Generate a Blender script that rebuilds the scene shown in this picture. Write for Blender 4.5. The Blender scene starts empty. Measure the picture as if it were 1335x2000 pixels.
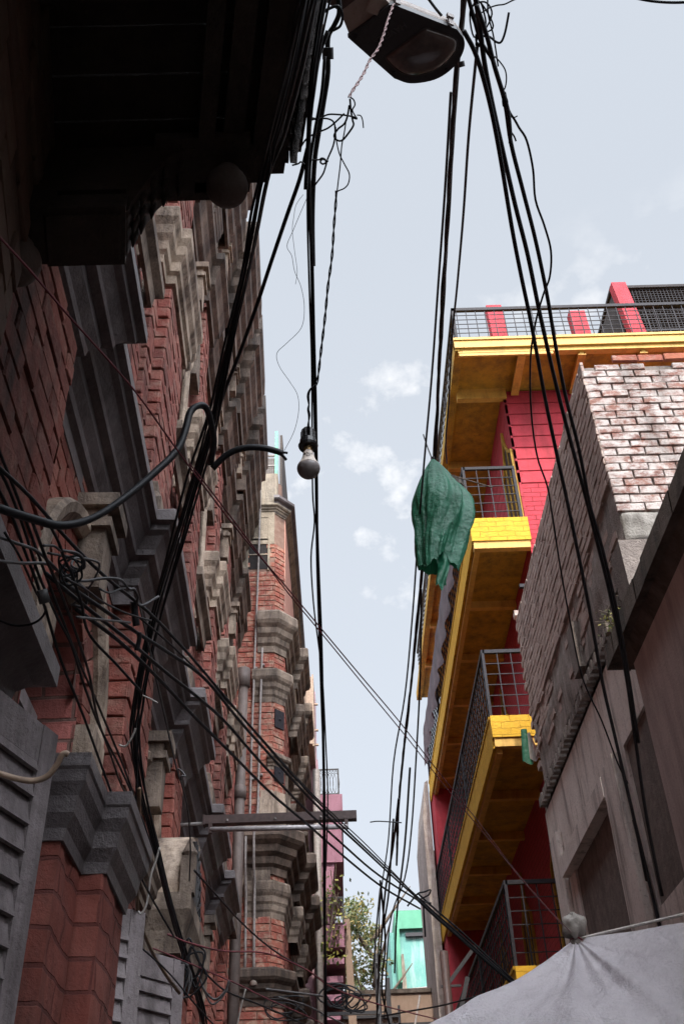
import bpy, bmesh, math, random
from mathutils import Vector, Matrix, noise
random.seed(11)
R = math.radians
SC = bpy.context.scene
COL = SC.collection
PI = math.pi

# ---------------------------------------------------------------- camera
cam = bpy.data.cameras.new('camera'); camo = bpy.data.objects.new('camera', cam); COL.objects.link(camo)
cam.sensor_fit = 'VERTICAL'; cam.sensor_height = 36.0; cam.sensor_width = 24.0; cam.lens = 34.99
cam.clip_start = 0.05; cam.clip_end = 3000
M3 = Matrix(((0.99944304, 0.03081159, -0.01281596), (0.00879205, -0.61360587, -0.78956351), (-0.03219165, 0.78901108, -0.61353502)))
# columns of M3 are: camera right, camera up, camera back (in world axes)
M3 = Matrix(((0.99944304, 0.03081159, -0.01281596), (0.00879205, -0.61360587, -0.78956351), (-0.03219165, 0.78901108, -0.61353502)))
m = M3.to_4x4(); m.translation = Vector((0, 0, 1.6)); camo.matrix_world = m
SC.camera = camo

# ---------------------------------------------------------------- sky, sun, exposure
SUN_AZ, SUN_EL = R(1.2), R(50)            # behind the camera, a little to the right
sund = Vector((math.sin(SUN_AZ) * math.cos(SUN_EL), -math.cos(SUN_AZ) * math.cos(SUN_EL), math.sin(SUN_EL)))
sl = bpy.data.lights.new('sun', 'SUN'); sl.energy = 3.6; sl.angle = R(0.6); sl.color = (1.0, 0.93, 0.82)
so = bpy.data.objects.new('sun', sl); COL.objects.link(so); so.rotation_euler = sund.to_track_quat('Z', 'Y').to_euler(); so.location = (0, -20, 40)
w = bpy.data.worlds.new('World'); SC.world = w; w.use_nodes = True
nt = w.node_tree; nt.nodes.clear(); N = nt.nodes.new; L = nt.links.new
out = N('ShaderNodeOutputWorld'); bg = N('ShaderNodeBackground'); bg.inputs['Strength'].default_value = 0.1
sky = N('ShaderNodeTexSky'); sky.sky_type = 'NISHITA'; sky.sun_disc = False
sky.sun_elevation = SUN_EL; sky.sun_rotation = math.atan2(sund.x, sund.y); sky.dust_density = 3.0; sky.air_density = 1.0
tc = N('ShaderNodeTexCoord')
hz = N('ShaderNodeMixRGB'); hz.inputs[0].default_value = 0.85; hz.inputs[2].default_value = (7.7, 8.3, 9.15, 1)
L(sky.outputs[0], hz.inputs[1])
# hazy sky is brighter on the sun's side (behind the camera)
vd = N('ShaderNodeVectorMath'); vd.operation = 'DOT_PRODUCT'; vd.inputs[1].default_value = tuple(sund); L(tc.outputs['Generated'], vd.inputs[0])
pw_ = N('ShaderNodeMapRange'); pw_.inputs[1].default_value = 0.5; pw_.inputs[2].default_value = 1.0; L(vd.outputs['Value'], pw_.inputs[0])
pe_ = N('ShaderNodeMath'); pe_.operation = 'POWER'; pe_.inputs[1].default_value = 1.5; L(pw_.outputs[0], pe_.inputs[0])
pm_ = N('ShaderNodeMath'); pm_.operation = 'MULTIPLY_ADD'; pm_.inputs[1].default_value = 12.0; L(pe_.outputs[0], pm_.inputs[0])
hl_ = N('ShaderNodeMapRange'); hl_.inputs[1].default_value = 0.8; hl_.inputs[2].default_value = 0.25; hl_.inputs[3].default_value = 1.0; hl_.inputs[4].default_value = 1.12; sx0 = N('ShaderNodeSeparateXYZ'); L(tc.outputs['Generated'], sx0.inputs[0]); L(sx0.outputs[2], hl_.inputs[0]); L(hl_.outputs[0], pm_.inputs[2])
sc_ = N('ShaderNodeVectorMath'); sc_.operation = 'SCALE'
mp = N('ShaderNodeMapping'); mp.inputs['Scale'].default_value = (1.0, 1.0, 1.35); mp.inputs['Location'].default_value = (0.35, 0.1, 0.22); L(tc.outputs['Generated'], mp.inputs[0])
n1 = N('ShaderNodeTexNoise'); n1.inputs['Scale'].default_value = 7.5; n1.inputs['Detail'].default_value = 7; n1.inputs['Roughness'].default_value = 0.55; L(mp.outputs[0], n1.inputs['Vector'])
cr = N('ShaderNodeValToRGB'); cr.color_ramp.elements[0].position = 0.545; cr.color_ramp.elements[1].position = 0.645; L(n1.outputs[0], cr.inputs[0])
# broken cumulus sits low over the far end of the lane; the zenith is clear haze
sx = N('ShaderNodeSeparateXYZ'); L(tc.outputs['Generated'], sx.inputs[0])
mr = N('ShaderNodeMapRange'); mr.inputs[1].default_value = 0.79; mr.inputs[2].default_value = 0.70; L(sx.outputs[2], mr.inputs[0])
mr2 = N('ShaderNodeMapRange'); mr2.inputs[1].default_value = 0.42; mr2.inputs[2].default_value = 0.60; L(sx.outputs[2], mr2.inputs[0])
mq = N('ShaderNodeMath'); mq.operation = 'MULTIPLY'; L(mr.outputs[0], mq.inputs[0]); L(mr2.outputs[0], mq.inputs[1])
ml = N('ShaderNodeMath'); ml.operation = 'MULTIPLY'; L(cr.outputs[0], ml.inputs[0]); L(mq.outputs[0], ml.inputs[1])
cm = N('ShaderNodeMixRGB'); cm.inputs[2].default_value = (11.5, 11.5, 11.6, 1); L(ml.outputs[0], cm.inputs[0]); L(hz.outputs[0], cm.inputs[1])
L(cm.outputs[0], sc_.inputs[0]); L(pm_.outputs[0], sc_.inputs['Scale']); L(sc_.outputs[0], bg.inputs[0]); L(bg.outputs[0], out.inputs[0])
vs = SC.view_settings; vs.view_transform = 'Standard'; vs.look = 'None'; vs.exposure = 0.0; vs.gamma = 1.0; vs.use_curve_mapping = False

# ---------------------------------------------------------------- mesh helpers
class MB:
    def __init__(s): s.v = []; s.f = []
    def add(s, vs, fs):
        b = len(s.v); s.v += [tuple(p) for p in vs]; s.f += [tuple(i + b for i in f) for f in fs]
    def obox(s, o, u, v, w):
        o, u, v, w = Vector(o), Vector(u), Vector(v), Vector(w)
        s.add([o, o+u, o+u+v, o+v, o+w, o+u+w, o+u+v+w, o+v+w], [(0,3,2,1),(4,5,6,7),(0,1,5,4),(1,2,6,5),(2,3,7,6),(3,0,4,7)])
    def box(s, x0, x1, y0, y1, z0, z1): s.obox((x0,y0,z0), (x1-x0,0,0), (0,y1-y0,0), (0,0,z1-z0))
    def cbox(s, x0, x1, y0, y1, z0, z1, c=0.012):
        # box with chamfered vertical edges and top
        p = [(x0+c,y0),(x1-c,y0),(x1,y0+c),(x1,y1-c),(x1-c,y1),(x0+c,y1),(x0,y1-c),(x0,y0+c)]
        s.prism([(a,b,z0) for a,b in p], (0,0,z1-z0))
    def prism(s, poly, d):
        n = len(poly); d = Vector(d); a = [Vector(p) for p in poly]
        s.add(a + [p + d for p in a], [tuple(range(n-1,-1,-1)), tuple(range(n,2*n))] + [(i,(i+1)%n,n+(i+1)%n,n+i) for i in range(n)])
    def bar(s, a, b, r=0.004):
        a, b = Vector(a), Vector(b); d = (b-a); q = d.normalized()
        u = q.cross(Vector((0,0,1)) if abs(q.z) < .9 else Vector((1,0,0))).normalized(); v = q.cross(u)
        s.obox(a-(u+v)*r, d, u*2*r, v*2*r)
    def tube(s, pts, r, seg=6, rr=None, cap=True):
        pts = [Vector(p) for p in pts]; n = len(pts); b = len(s.v); prev = None
        for i, p in enumerate(pts):
            t = (pts[min(i+1,n-1)] - pts[max(i-1,0)]).normalized()
            if prev is None: u = t.cross(Vector((0,0,1)) if abs(t.z) < .9 else Vector((1,0,0))).normalized()
            else:
                u = prev - t*prev.dot(t); u = u.normalized() if u.length > 1e-6 else t.orthogonal().normalized()
            prev = u; v = t.cross(u); q = r if rr is None else rr[i]
            for k in range(seg):
                a = 2*PI*k/seg; s.v.append(tuple(p + (u*math.cos(a) + v*math.sin(a))*q))
        for i in range(n-1):
            for k in range(seg):
                s.f.append((b+i*seg+k, b+i*seg+(k+1)%seg, b+(i+1)*seg+(k+1)%seg, b+(i+1)*seg+k))
        if cap: s.f.append(tuple(b+k for k in range(seg-1,-1,-1))); s.f.append(tuple(b+(n-1)*seg+k for k in range(seg)))
    def lathe(s, prof, o=(0,0,0), seg=16):
        b = len(s.v); o = Vector(o); n = len(prof)
        for r, z in prof:
            for k in range(seg): s.v.append((o.x + r*math.cos(2*PI*k/seg), o.y + r*math.sin(2*PI*k/seg), o.z + z))
        for i in range(n-1):
            for k in range(seg): s.f.append((b+i*seg+k, b+i*seg+(k+1)%seg, b+(i+1)*seg+(k+1)%seg, b+(i+1)*seg+k))
        s.f.append(tuple(b+k for k in range(seg-1,-1,-1))); s.f.append(tuple(b+(n-1)*seg+k for k in range(seg)))
    def grid(s, fn, nu, nv):
        b = len(s.v)
        for j in range(nv+1):
            for i in range(nu+1): s.v.append(tuple(fn(i/nu, j/nv)))
        for j in range(nv):
            for i in range(nu): a = b + j*(nu+1) + i; s.f.append((a, a+1, a+nu+2, a+nu+1))
    def sweep(s, path, prof, side=1, jit=0.0):
        # moulding: profile (out, z) carried along a plan path with mitred corners
        P = [Vector((p[0], p[1])) for p in path]; n = len(P); b = len(s.v); m = len(prof)
        nr = []
        for i in range(n-1):
            d = (P[i+1]-P[i]).normalized(); nr.append(Vector((d.y, -d.x))*side)
        for i in range(n):
            if i == 0: mi = nr[0]
            elif i == n-1: mi = nr[-1]
            else:
                a, c = nr[i-1], nr[i]; mi = (a+c); mi = mi / max(0.25, mi.dot(a)) if mi.length > 1e-5 else a
            for o, z in prof: q = P[i] + mi*o; s.v.append((q.x, q.y, z + random.uniform(-jit, jit)))
        for i in range(n-1):
            for k in range(m-1): a = b+i*m+k; s.f.append((a, a+m, a+m+1, a+1))
            s.f.append((b+i*m+m-1, b+(i+1)*m+m-1, b+(i+1)*m, b+i*m))
        s.f.append(tuple(b+k for k in range(m))); s.f.append(tuple(b+(n-1)*m+k for k in range(m-1,-1,-1)))
    def build(s, name, mat, parent=None, smooth=False, label=None):
        me = bpy.data.meshes.new(name); me.from_pydata(s.v, [], s.f)
        bm = bmesh.new(); bm.from_mesh(me); bmesh.ops.recalc_face_normals(bm, faces=bm.faces[:]); bm.to_mesh(me); bm.free()
        if smooth:
            for p in me.polygons: p.use_smooth = True
        me.materials.append(mat); o = bpy.data.objects.new(name, me); COL.objects.link(o)
        if parent: o.parent = parent
        if label: o['label'] = label
        return o

def thing(name, label, cat, loc=(0,0,0), rz=0.0, group=None):
    o = bpy.data.objects.new(name, None); COL.objects.link(o); o.empty_display_size = .1
    o.location = loc; o.rotation_euler = (0, 0, rz); o['label'] = label; o['category'] = cat
    if group: o['group'] = group
    return o
def tag(o, label, cat, group=None):
    o['label'] = label; o['category'] = cat
    if group: o['group'] = group
    return o
def struct(o): o['kind'] = 'structure'; return o
def copy_thing(root, loc, label):
    r = root.copy(); COL.objects.link(r); r.location = loc; r['label'] = label
    for ch in list(root.children):
        c = ch.copy(); COL.objects.link(c); c.parent = r
        for g in ch.children: d = g.copy(); COL.objects.link(d); d.parent = c
    return r
def part_group(name, parent, loc=(0,0,0)):
    return None
def smooth_path(pts, k=6):
    # Catmull-Rom through the given points
    P = [Vector(p) for p in pts]; P = [P[0]*2-P[1]] + P + [P[-1]*2-P[-2]]; o = []
    for i in range(1, len(P)-2):
        a, b, c, d = P[i-1:i+3]
        for j in range(k):
            t = j/k; o.append(.5*((2*b) + (c-a)*t + (2*a-5*b+4*c-d)*t*t + (3*b-a-3*c+d)*t**3))
    o.append(P[-2]); return o

# ---------------------------------------------------------------- materials
def newmat(name):
    m = bpy.data.materials.new(name); m.use_nodes = True; nt = m.node_tree
    return m, nt, nt.nodes['Principled BSDF']
def nd(nt, t, **k):
    n = nt.nodes.new(t)
    for a, b in k.items(): setattr(n, a, b)
    return n
def ramp(nt, src, stops):
    c = nd(nt, 'ShaderNodeValToRGB'); e = c.color_ramp.elements
    while len(e) < len(stops): e.new(.5)
    for x, (p, col) in zip(e, stops): x.position = p; x.color = (*col, 1) if len(col) == 3 else col
    nt.links.new(src, c.inputs[0]); return c
def noise_tex(nt, scale, detail=5, rough=.6, stretch=(1,1,1), coord='Object'):
    tc = nd(nt, 'ShaderNodeTexCoord'); mp = nd(nt, 'ShaderNodeMapping'); mp.inputs['Scale'].default_value = stretch
    nt.links.new(tc.outputs[coord], mp.inputs[0]); n = nd(nt, 'ShaderNodeTexNoise')
    n.inputs['Scale'].default_value = scale; n.inputs['Detail'].default_value = detail; n.inputs['Roughness'].default_value = rough
    nt.links.new(mp.outputs[0], n.inputs['Vector']); return n
def mix(nt, f, a, b, mode='MIX'):
    x = nd(nt, 'ShaderNodeMixRGB', blend_type=mode)
    for i, v in ((0, f), (1, a), (2, b)):
        if hasattr(v, 'links'): nt.links.new(v, x.inputs[i])
        elif isinstance(v, (int, float)): x.inputs[i].default_value = v
        else: x.inputs[i].default_value = (*v, 1)
    return x.outputs[0]
def bump(nt, b, h, dist=.01, strength=1.0, prev=None):
    n = nd(nt, 'ShaderNodeBump'); n.inputs['Distance'].default_value = dist; n.inputs['Strength'].default_value = strength
    nt.links.new(h, n.inputs['Height'])
    if prev: nt.links.new(prev.outputs[0], n.inputs['Normal'])
    nt.links.new(n.outputs[0], b.inputs['Normal']); return n
def surface(name, c1, c2, dirt=None, scale=6, rough=.8, bmp=.006, dirt_amt=.5, streak=True, metallic=0, spec=.3, dirt_lo=.48, dirt_hi=.68):
    m, nt, b = newmat(name)
    n1 = noise_tex(nt, scale, 8, .65); c = ramp(nt, n1.outputs[0], [(.35, c1), (.65, c2)]).outputs[0]
    if dirt:
        n2 = noise_tex(nt, 5, 6, .7, (1, 1, .16) if streak else (1, 1, 1)); f = ramp(nt, n2.outputs[0], [(dirt_lo, (0,0,0)), (dirt_hi, (dirt_amt,)*3)])
        c = mix(nt, f.outputs[0], c, dirt)
        n4 = noise_tex(nt, 38, 5, .7); f2 = ramp(nt, n4.outputs[0], [(.55, (0,0,0)), (.75, (dirt_amt*.8,)*3)])
        c = mix(nt, f2.outputs[0], c, dirt)
    nt.links.new(c, b.inputs['Base Color']); b.inputs['Roughness'].default_value = rough; b.inputs['Metallic'].default_value = metallic
    b.inputs['Specular IOR Level'].default_value = spec
    n3 = noise_tex(nt, 45, 6, .7); bump(nt, b, n3.outputs[0], bmp)
    return m
def brickmat(name, cols, wash=None, wash_amt=.5, grime=(.05,.035,.03), grime_amt=.5, bmp=.012, wl=.5, wh=.62):
    # colour per single brick, with limewash, soot and rough faces
    m, nt, b = newmat(name); g = nd(nt, 'ShaderNodeNewGeometry')
    k = len(cols); c = ramp(nt, g.outputs['Random Per Island'], [((i+.5)/k, x) for i, x in enumerate(cols)]).outputs[0]
    n0 = noise_tex(nt, 22, 6, .7); c = mix(nt, ramp(nt, n0.outputs[0], [(.42,(0,0,0)),(.62,(.55,)*3)]).outputs[0], c, cols[0])
    if wash:
        n1 = noise_tex(nt, 9, 9, .72, (1,1,1.6)); c = mix(nt, ramp(nt, n1.outputs[0], [(wl,(0,0,0)),(wh,(wash_amt,)*3)]).outputs[0], c, wash)
    n2 = noise_tex(nt, 3.2, 8, .7, (1,1,.3)); c = mix(nt, ramp(nt, n2.outputs[0], [(.48,(0,0,0)),(.7,(grime_amt,)*3)]).outputs[0], c, grime)
    nt.links.new(c, b.inputs['Base Color']); b.inputs['Roughness'].default_value = .85; b.inputs['Specular IOR Level'].default_value = .25
    n3 = noise_tex(nt, 30, 7, .75); bump(nt, b, n3.outputs[0], bmp); return m
def flat_brickmat(name, c1, c2, mort, bw=.24, bh=.085, bmp=.008, grime=(.03,.02,.02), grime_amt=.5, mortar=.008, warp=.02):
    # brick drawn by the Brick Texture on walls and reveals, laid along the wall whichever way it faces
    m, nt, b = newmat(name); tc = nd(nt, 'ShaderNodeTexCoord'); sp = nd(nt, 'ShaderNodeSeparateXYZ'); nt.links.new(tc.outputs['Object'], sp.inputs[0])
    ns = nd(nt, 'ShaderNodeSeparateXYZ'); nt.links.new(tc.outputs['Normal'], ns.inputs[0])
    ab = nd(nt, 'ShaderNodeMath', operation='ABSOLUTE'); nt.links.new(ns.outputs[0], ab.inputs[0])
    gt = nd(nt, 'ShaderNodeMath', operation='GREATER_THAN'); nt.links.new(ab.outputs[0], gt.inputs[0]); gt.inputs[1].default_value = .6
    mx = nd(nt, 'ShaderNodeMix', data_type='FLOAT'); nt.links.new(gt.outputs[0], mx.inputs[0]); nt.links.new(sp.outputs[0], mx.inputs[2]); nt.links.new(sp.outputs[1], mx.inputs[3])
    cb = nd(nt, 'ShaderNodeCombineXYZ'); nt.links.new(mx.outputs[0], cb.inputs[0]); nt.links.new(sp.outputs[2], cb.inputs[1])
    br = nd(nt, 'ShaderNodeTexBrick'); dn_ = noise_tex(nt, 5, 5, .6); sb = nd(nt, 'ShaderNodeVectorMath', operation='SUBTRACT'); nt.links.new(dn_.outputs['Color'], sb.inputs[0]); sb.inputs[1].default_value = (.5,.5,.5)
    sv = nd(nt, 'ShaderNodeVectorMath', operation='SCALE'); nt.links.new(sb.outputs[0], sv.inputs[0]); sv.inputs['Scale'].default_value = warp; av = nd(nt, 'ShaderNodeVectorMath', operation='ADD'); nt.links.new(cb.outputs[0], av.inputs[0]); nt.links.new(sv.outputs[0], av.inputs[1])
    nt.links.new(av.outputs[0], br.inputs['Vector'])
    br.inputs['Color1'].default_value = (*c1,1); br.inputs['Color2'].default_value = (*c2,1); br.inputs['Mortar'].default_value = (*mort,1)
    br.inputs['Scale'].default_value = 1; br.inputs['Brick Width'].default_value = bw; br.inputs['Row Height'].default_value = bh; br.inputs['Mortar Size'].default_value = mortar; br.inputs['Mortar Smooth'].default_value = .35
    n1 = noise_tex(nt, 4, 8, .7, (1,1,.35)); c = mix(nt, ramp(nt, n1.outputs[0], [(.45,(0,0,0)),(.68,(grime_amt,)*3)]).outputs[0], br.outputs[0], grime)
    n4 = noise_tex(nt, 16, 8, .7); c = mix(nt, ramp(nt, n4.outputs[0], [(.5,(0,0,0)),(.7,(.4,)*3)]).outputs[0], c, tuple(x*.6+.03 for x in c1))
    nt.links.new(c, b.inputs['Base Color']); b.inputs['Roughness'].default_value = .85; b.inputs['Specular IOR Level'].default_value = .25
    inv = nd(nt, 'ShaderNodeMath', operation='SUBTRACT'); inv.inputs[0].default_value = 1; nt.links.new(br.outputs['Fac'], inv.inputs[1])
    b1 = bump(nt, b, inv.outputs[0], bmp); n3 = noise_tex(nt, 40, 6, .7); bump(nt, b, n3.outputs[0], bmp*.8, prev=b1); return m
def sheet(name, c1, c2, trans=.4, scale=8, rough=.6, bmp=.01, weave=False):
    m, nt, b = newmat(name); n1 = noise_tex(nt, scale, 6, .65); c = ramp(nt, n1.outputs[0], [(.35,c1),(.65,c2)]).outputs[0]
    nt.links.new(c, b.inputs['Base Color']); b.inputs['Roughness'].default_value = rough
    tr = nd(nt, 'ShaderNodeBsdfTranslucent'); nt.links.new(c, tr.inputs[0]); ms = nd(nt, 'ShaderNodeMixShader'); ms.inputs[0].default_value = trans
    nt.links.new(b.outputs[0], ms.inputs[1]); nt.links.new(tr.outputs[0], ms.inputs[2]); nt.links.new(ms.outputs[0], nt.nodes['Material Output'].inputs[0])
    n3 = noise_tex(nt, 18, 7, .6); bump(nt, b, n3.outputs[0], bmp); return m
def plain(name, c, rough=.5, metallic=0, spec=.4, var=.25, scale=30):
    m, nt, b = newmat(name); n = noise_tex(nt, scale, 4); r = ramp(nt, n.outputs[0], [(.35, tuple(x*(1-var) for x in c)), (.65, tuple(min(1,x*(1+var)) for x in c))])
    nt.links.new(r.outputs[0], b.inputs['Base Color']); b.inputs['Roughness'].default_value = rough; b.inputs['Metallic'].default_value = metallic; b.inputs['Specular IOR Level'].default_value = spec; return m

MT = {}
MT['brickA'] = brickmat('red painted brick', [(.27,.078,.06),(.34,.115,.088),(.15,.05,.042),(.39,.165,.125),(.30,.09,.07),(.20,.062,.05)], wash=(.40,.27,.215), wash_amt=.65, grime=(.05,.03,.024), grime_amt=.9, wl=.48, wh=.66, bmp=.018)
MT['brickA2'] = brickmat('orange red painted brick', [(.28,.08,.058),(.34,.105,.078),(.16,.052,.042),(.38,.145,.11),(.24,.07,.052),(.31,.095,.07)], wash=(.38,.25,.19), wash_amt=.55, grime=(.045,.025,.02), grime_amt=.9, wl=.5, wh=.68, bmp=.018)
MT['stoneB'] = surface('sooty brown stone', (.10,.068,.05), (.20,.142,.108), (.028,.02,.016), scale=5, rough=.7, bmp=.008, dirt_amt=.85, dirt_lo=.4, dirt_hi=.6)
MT['redplaster'] = flat_brickmat('worn red limewashed brick', (.21,.06,.045), (.28,.095,.072), (.14,.043,.035), bw=.23, bh=.078, bmp=.006, grime=(.04,.02,.017), grime_amt=1.0, mortar=.006, warp=.03)
MT['ball'] = surface('dusty teak', (.10,.075,.065), (.15,.115,.10), (.04,.03,.026), scale=9, rough=.8, bmp=.004)
MT['brickJ'] = brickmat('dark brown brick', [(.14,.085,.06),(.18,.10,.07),(.11,.07,.055)], wash=(.2,.15,.1), wash_amt=.4)
MT['mortarA'] = surface('dark mortar', (.09,.05,.04), (.16,.09,.075), (.03,.02,.02))
MT['revealA'] = flat_brickmat('red brick reveal', (.42,.13,.11), (.48,.17,.14), (.2,.11,.09))
MT['stoneD'] = surface('sooty slate grey stone', (.095,.08,.08), (.175,.15,.15), (.035,.028,.027), scale=4, rough=.45, bmp=.006, dirt_amt=.6)
MT['stoneL'] = surface('weathered buff stone', (.33,.245,.18), (.50,.39,.30), (.06,.04,.03), scale=7, rough=.75, bmp=.008, dirt_amt=.85, dirt_lo=.43, dirt_hi=.6)
MT['stoneM'] = surface('stained brown stone', (.19,.14,.105), (.34,.265,.205), (.045,.032,.026), scale=6, rough=.75, bmp=.008, dirt_amt=.85, dirt_lo=.4, dirt_hi=.6)
MT['wood'] = surface('old lilac grey shutter paint', (.24,.205,.205), (.32,.275,.275), (.055,.042,.04), scale=14, rough=.75, bmp=.006, dirt_amt=.85, dirt_lo=.46)
MT['woodD'] = surface('dark teak', (.04,.029,.024), (.07,.05,.04), (.015,.012,.01), scale=7, rough=.65, bmp=.01)
MT['interior'] = plain('dark interior', (.02,.016,.015), .9)
MT['brickB'] = brickmat('worn red brick', [(.30,.08,.055),(.36,.11,.075),(.25,.06,.05),(.40,.15,.10)], wash=(.46,.34,.25), wash_amt=.75, grime=(.08,.055,.045), grime_amt=.5, wl=.47, wh=.62)
MT['mortarB'] = surface('pale old mortar', (.30,.20,.15), (.22,.12,.09), (.08,.05,.04), scale=12)
MT['rendB'] = surface('ochre grey render', (.27,.22,.165), (.36,.30,.23), (.05,.042,.035), scale=9, bmp=.01, dirt_amt=.8)
MT['pinkR'] = surface('faded salmon render', (.50,.24,.18), (.58,.30,.23), (.16,.10,.08), scale=8)
MT['yellow'] = surface('shade darkened yellow paint', (.43,.25,.032), (.56,.32,.038), (.15,.10,.035), scale=4, rough=.75, bmp=.008, dirt_amt=.85, dirt_lo=.43, dirt_hi=.72)  # darkened so soffits carry shade in their colour; lit fascias use a lighter yellow
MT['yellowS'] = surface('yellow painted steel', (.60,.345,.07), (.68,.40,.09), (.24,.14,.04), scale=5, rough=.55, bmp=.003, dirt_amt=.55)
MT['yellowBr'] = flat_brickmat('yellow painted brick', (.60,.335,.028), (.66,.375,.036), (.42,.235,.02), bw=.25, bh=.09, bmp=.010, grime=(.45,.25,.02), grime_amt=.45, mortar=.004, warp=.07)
MT['red'] = surface('crimson wall paint', (.40,.038,.052), (.50,.052,.07), (.18,.028,.03), scale=4, rough=.8, bmp=.01, dirt_amt=.55, dirt_lo=.46)
MT['redBr'] = flat_brickmat('crimson painted brick', (.46,.042,.058), (.50,.052,.07), (.24,.025,.03), bw=.25, bh=.085, bmp=.014, grime=(.32,.03,.04), grime_amt=.4, mortar=.007)
MT['rail'] = plain('grey railing paint', (.026,.024,.028), .6, spec=.15)
MT['railD'] = plain('black iron', (.03,.028,.03), .5)
MT['brickG'] = brickmat('whitewashed brick', [(.27,.13,.10),(.32,.165,.13),(.21,.095,.078),(.31,.19,.16)], wash=(.56,.515,.49), wash_amt=.9, grime=(.12,.09,.078), grime_amt=.75, wl=.41, wh=.55, bmp=.022)
MT['brickGs'] = brickmat('sooty wall brick', [(.44,.33,.28),(.50,.37,.32),(.38,.27,.23),(.47,.35,.31)], wash=(.58,.50,.46), wash_amt=.6, grime=(.14,.10,.085), grime_amt=.6, wl=.45, wh=.62, bmp=.012)
MT['brickO'] = brickmat('bare orange brick', [(.42,.14,.08),(.48,.19,.11),(.38,.12,.08)], wash=(.5,.42,.36), wash_amt=.6, wl=.55, wh=.7)
MT['mortarG'] = surface('grey mortar', (.17,.14,.125), (.26,.22,.195), (.07,.055,.05), scale=12, bmp=.015)
MT['plaster'] = surface('grey beige plaster', (.70,.62,.57), (.80,.73,.68), (.13,.10,.08), scale=3, rough=.85, bmp=.008, dirt_amt=.72, dirt_lo=.5)
MT['plasterI'] = surface('warm grey plaster', (.47,.385,.36), (.55,.46,.43), (.19,.14,.125), scale=2.2, rough=.85, bmp=.006, dirt_amt=.6, dirt_lo=.42)
MT['ledge'] = surface('flaking grey lime render', (.26,.215,.19), (.38,.33,.30), (.09,.07,.06), scale=7, rough=.9, bmp=.02, dirt_amt=.8)
MT['concrete'] = surface('mossy dark concrete', (.09,.07,.055), (.16,.125,.105), (.025,.022,.02), scale=6, rough=.9, bmp=.02, dirt_amt=.8)
MT['cement'] = surface('cement render', (.24,.225,.20), (.33,.31,.285), (.10,.085,.075), scale=6, bmp=.012, dirt_amt=.8)
MT['doorw'] = surface('brown door boards', (.035,.017,.013), (.06,.03,.022), (.015,.009,.008), scale=8, dirt_amt=.6)
MT['cable'] = plain('black cable sheath', (.014,.014,.016), .55, spec=.35)
MT['cableG'] = plain('grey cable sheath', (.09,.085,.085), .5)
MT['cableR'] = plain('dull red wire', (.17,.035,.045), .5)
MT['cableP'] = plain('pinkish twisted flex', (.34,.20,.19), .6)
MT['cableW'] = plain('pale cord', (.42,.39,.36), .6)
MT['hose'] = plain('beige hose', (.40,.28,.20), .5)
MT['hoseB'] = plain('brown cable', (.16,.10,.06), .5)
MT['thread'] = plain('kite thread', (.33,.34,.36), .7)
MT['lampT'] = surface('dusty aluminium lamp top', (.30,.25,.215), (.38,.32,.28), (.14,.11,.09), scale=9, rough=.55, bmp=.002, dirt_amt=.6)
MT['lampF'] = plain('black lamp frame', (.022,.019,.02), .5)
MT['lampG'] = plain('dusty lamp glass', (.075,.055,.05), .18, spec=.6)
MT['letter'] = plain('faint grey lettering', (.06,.055,.055), .5)
MT['bakelite'] = plain('black bakelite', (.016,.015,.016), .35, spec=.5)
MT['brass'] = plain('dull brass', (.33,.22,.11), .4, metallic=.8)
MT['bulbB'] = plain('ivory bulb base', (.66,.56,.48), .5, var=.06)
MT['bulbG'] = sheet('frosted bulb cover', (.27,.235,.225), (.31,.27,.26), trans=.15, rough=.4, bmp=.001)
MT['green'] = sheet('green tarpaulin', (.016,.125,.065), (.034,.20,.115), trans=.5, scale=5, rough=.38, bmp=.018)
MT['white'] = sheet('milky plastic sheet', (.58,.545,.58), (.72,.685,.72), trans=.34, scale=2.2, rough=.26, bmp=.03)
MT['rag'] = sheet('grey rag', (.24,.215,.19), (.36,.33,.30), trans=.2)
MT['pipe'] = plain('grey pvc pipe', (.22,.19,.175), .55)
MT['pipeD'] = surface('cast iron pipe', (.10,.075,.065), (.15,.115,.10), (.04,.03,.03), scale=9, rough=.6, bmp=.003)
MT['brownM'] = plain('brown steel channel', (.055,.032,.028), .5)
MT['tubeG'] = plain('dusty glass tube', (.36,.33,.33), .3)
MT['pink'] = surface('pink house paint', (.30,.145,.19), (.36,.18,.235), (.16,.07,.09), scale=5, dirt_amt=.55)
MT['pinkP'] = surface('pale pink plaster', (.48,.29,.34), (.54,.35,.39), (.26,.15,.165), scale=5, dirt_amt=.5)
MT['teal'] = surface('turquoise wall paint', (.12,.30,.26), (.155,.36,.31), (.45,.52,.49), scale=3, dirt_amt=.6)
MT['tealG'] = surface('mint green paint', (.10,.29,.185), (.125,.34,.22), (.08,.2,.14), scale=3)
MT['mint'] = plain('mint painted steel', (.13,.36,.26), .6)
MT['mud'] = surface('brown parapet render', (.25,.17,.125), (.30,.21,.155), (.12,.08,.06), scale=4)
MT['shed'] = plain('black shade net', (.035,.03,.03), .9)
MT['ground'] = surface('dusty asphalt lane', (.055,.052,.05), (.085,.08,.075), (.03,.028,.026), scale=2, streak=False)
MT['net'] = sheet('plum shade cloth', (.06,.035,.045), (.11,.07,.08), trans=.2, scale=6)
MT['leaf'] = None
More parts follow.
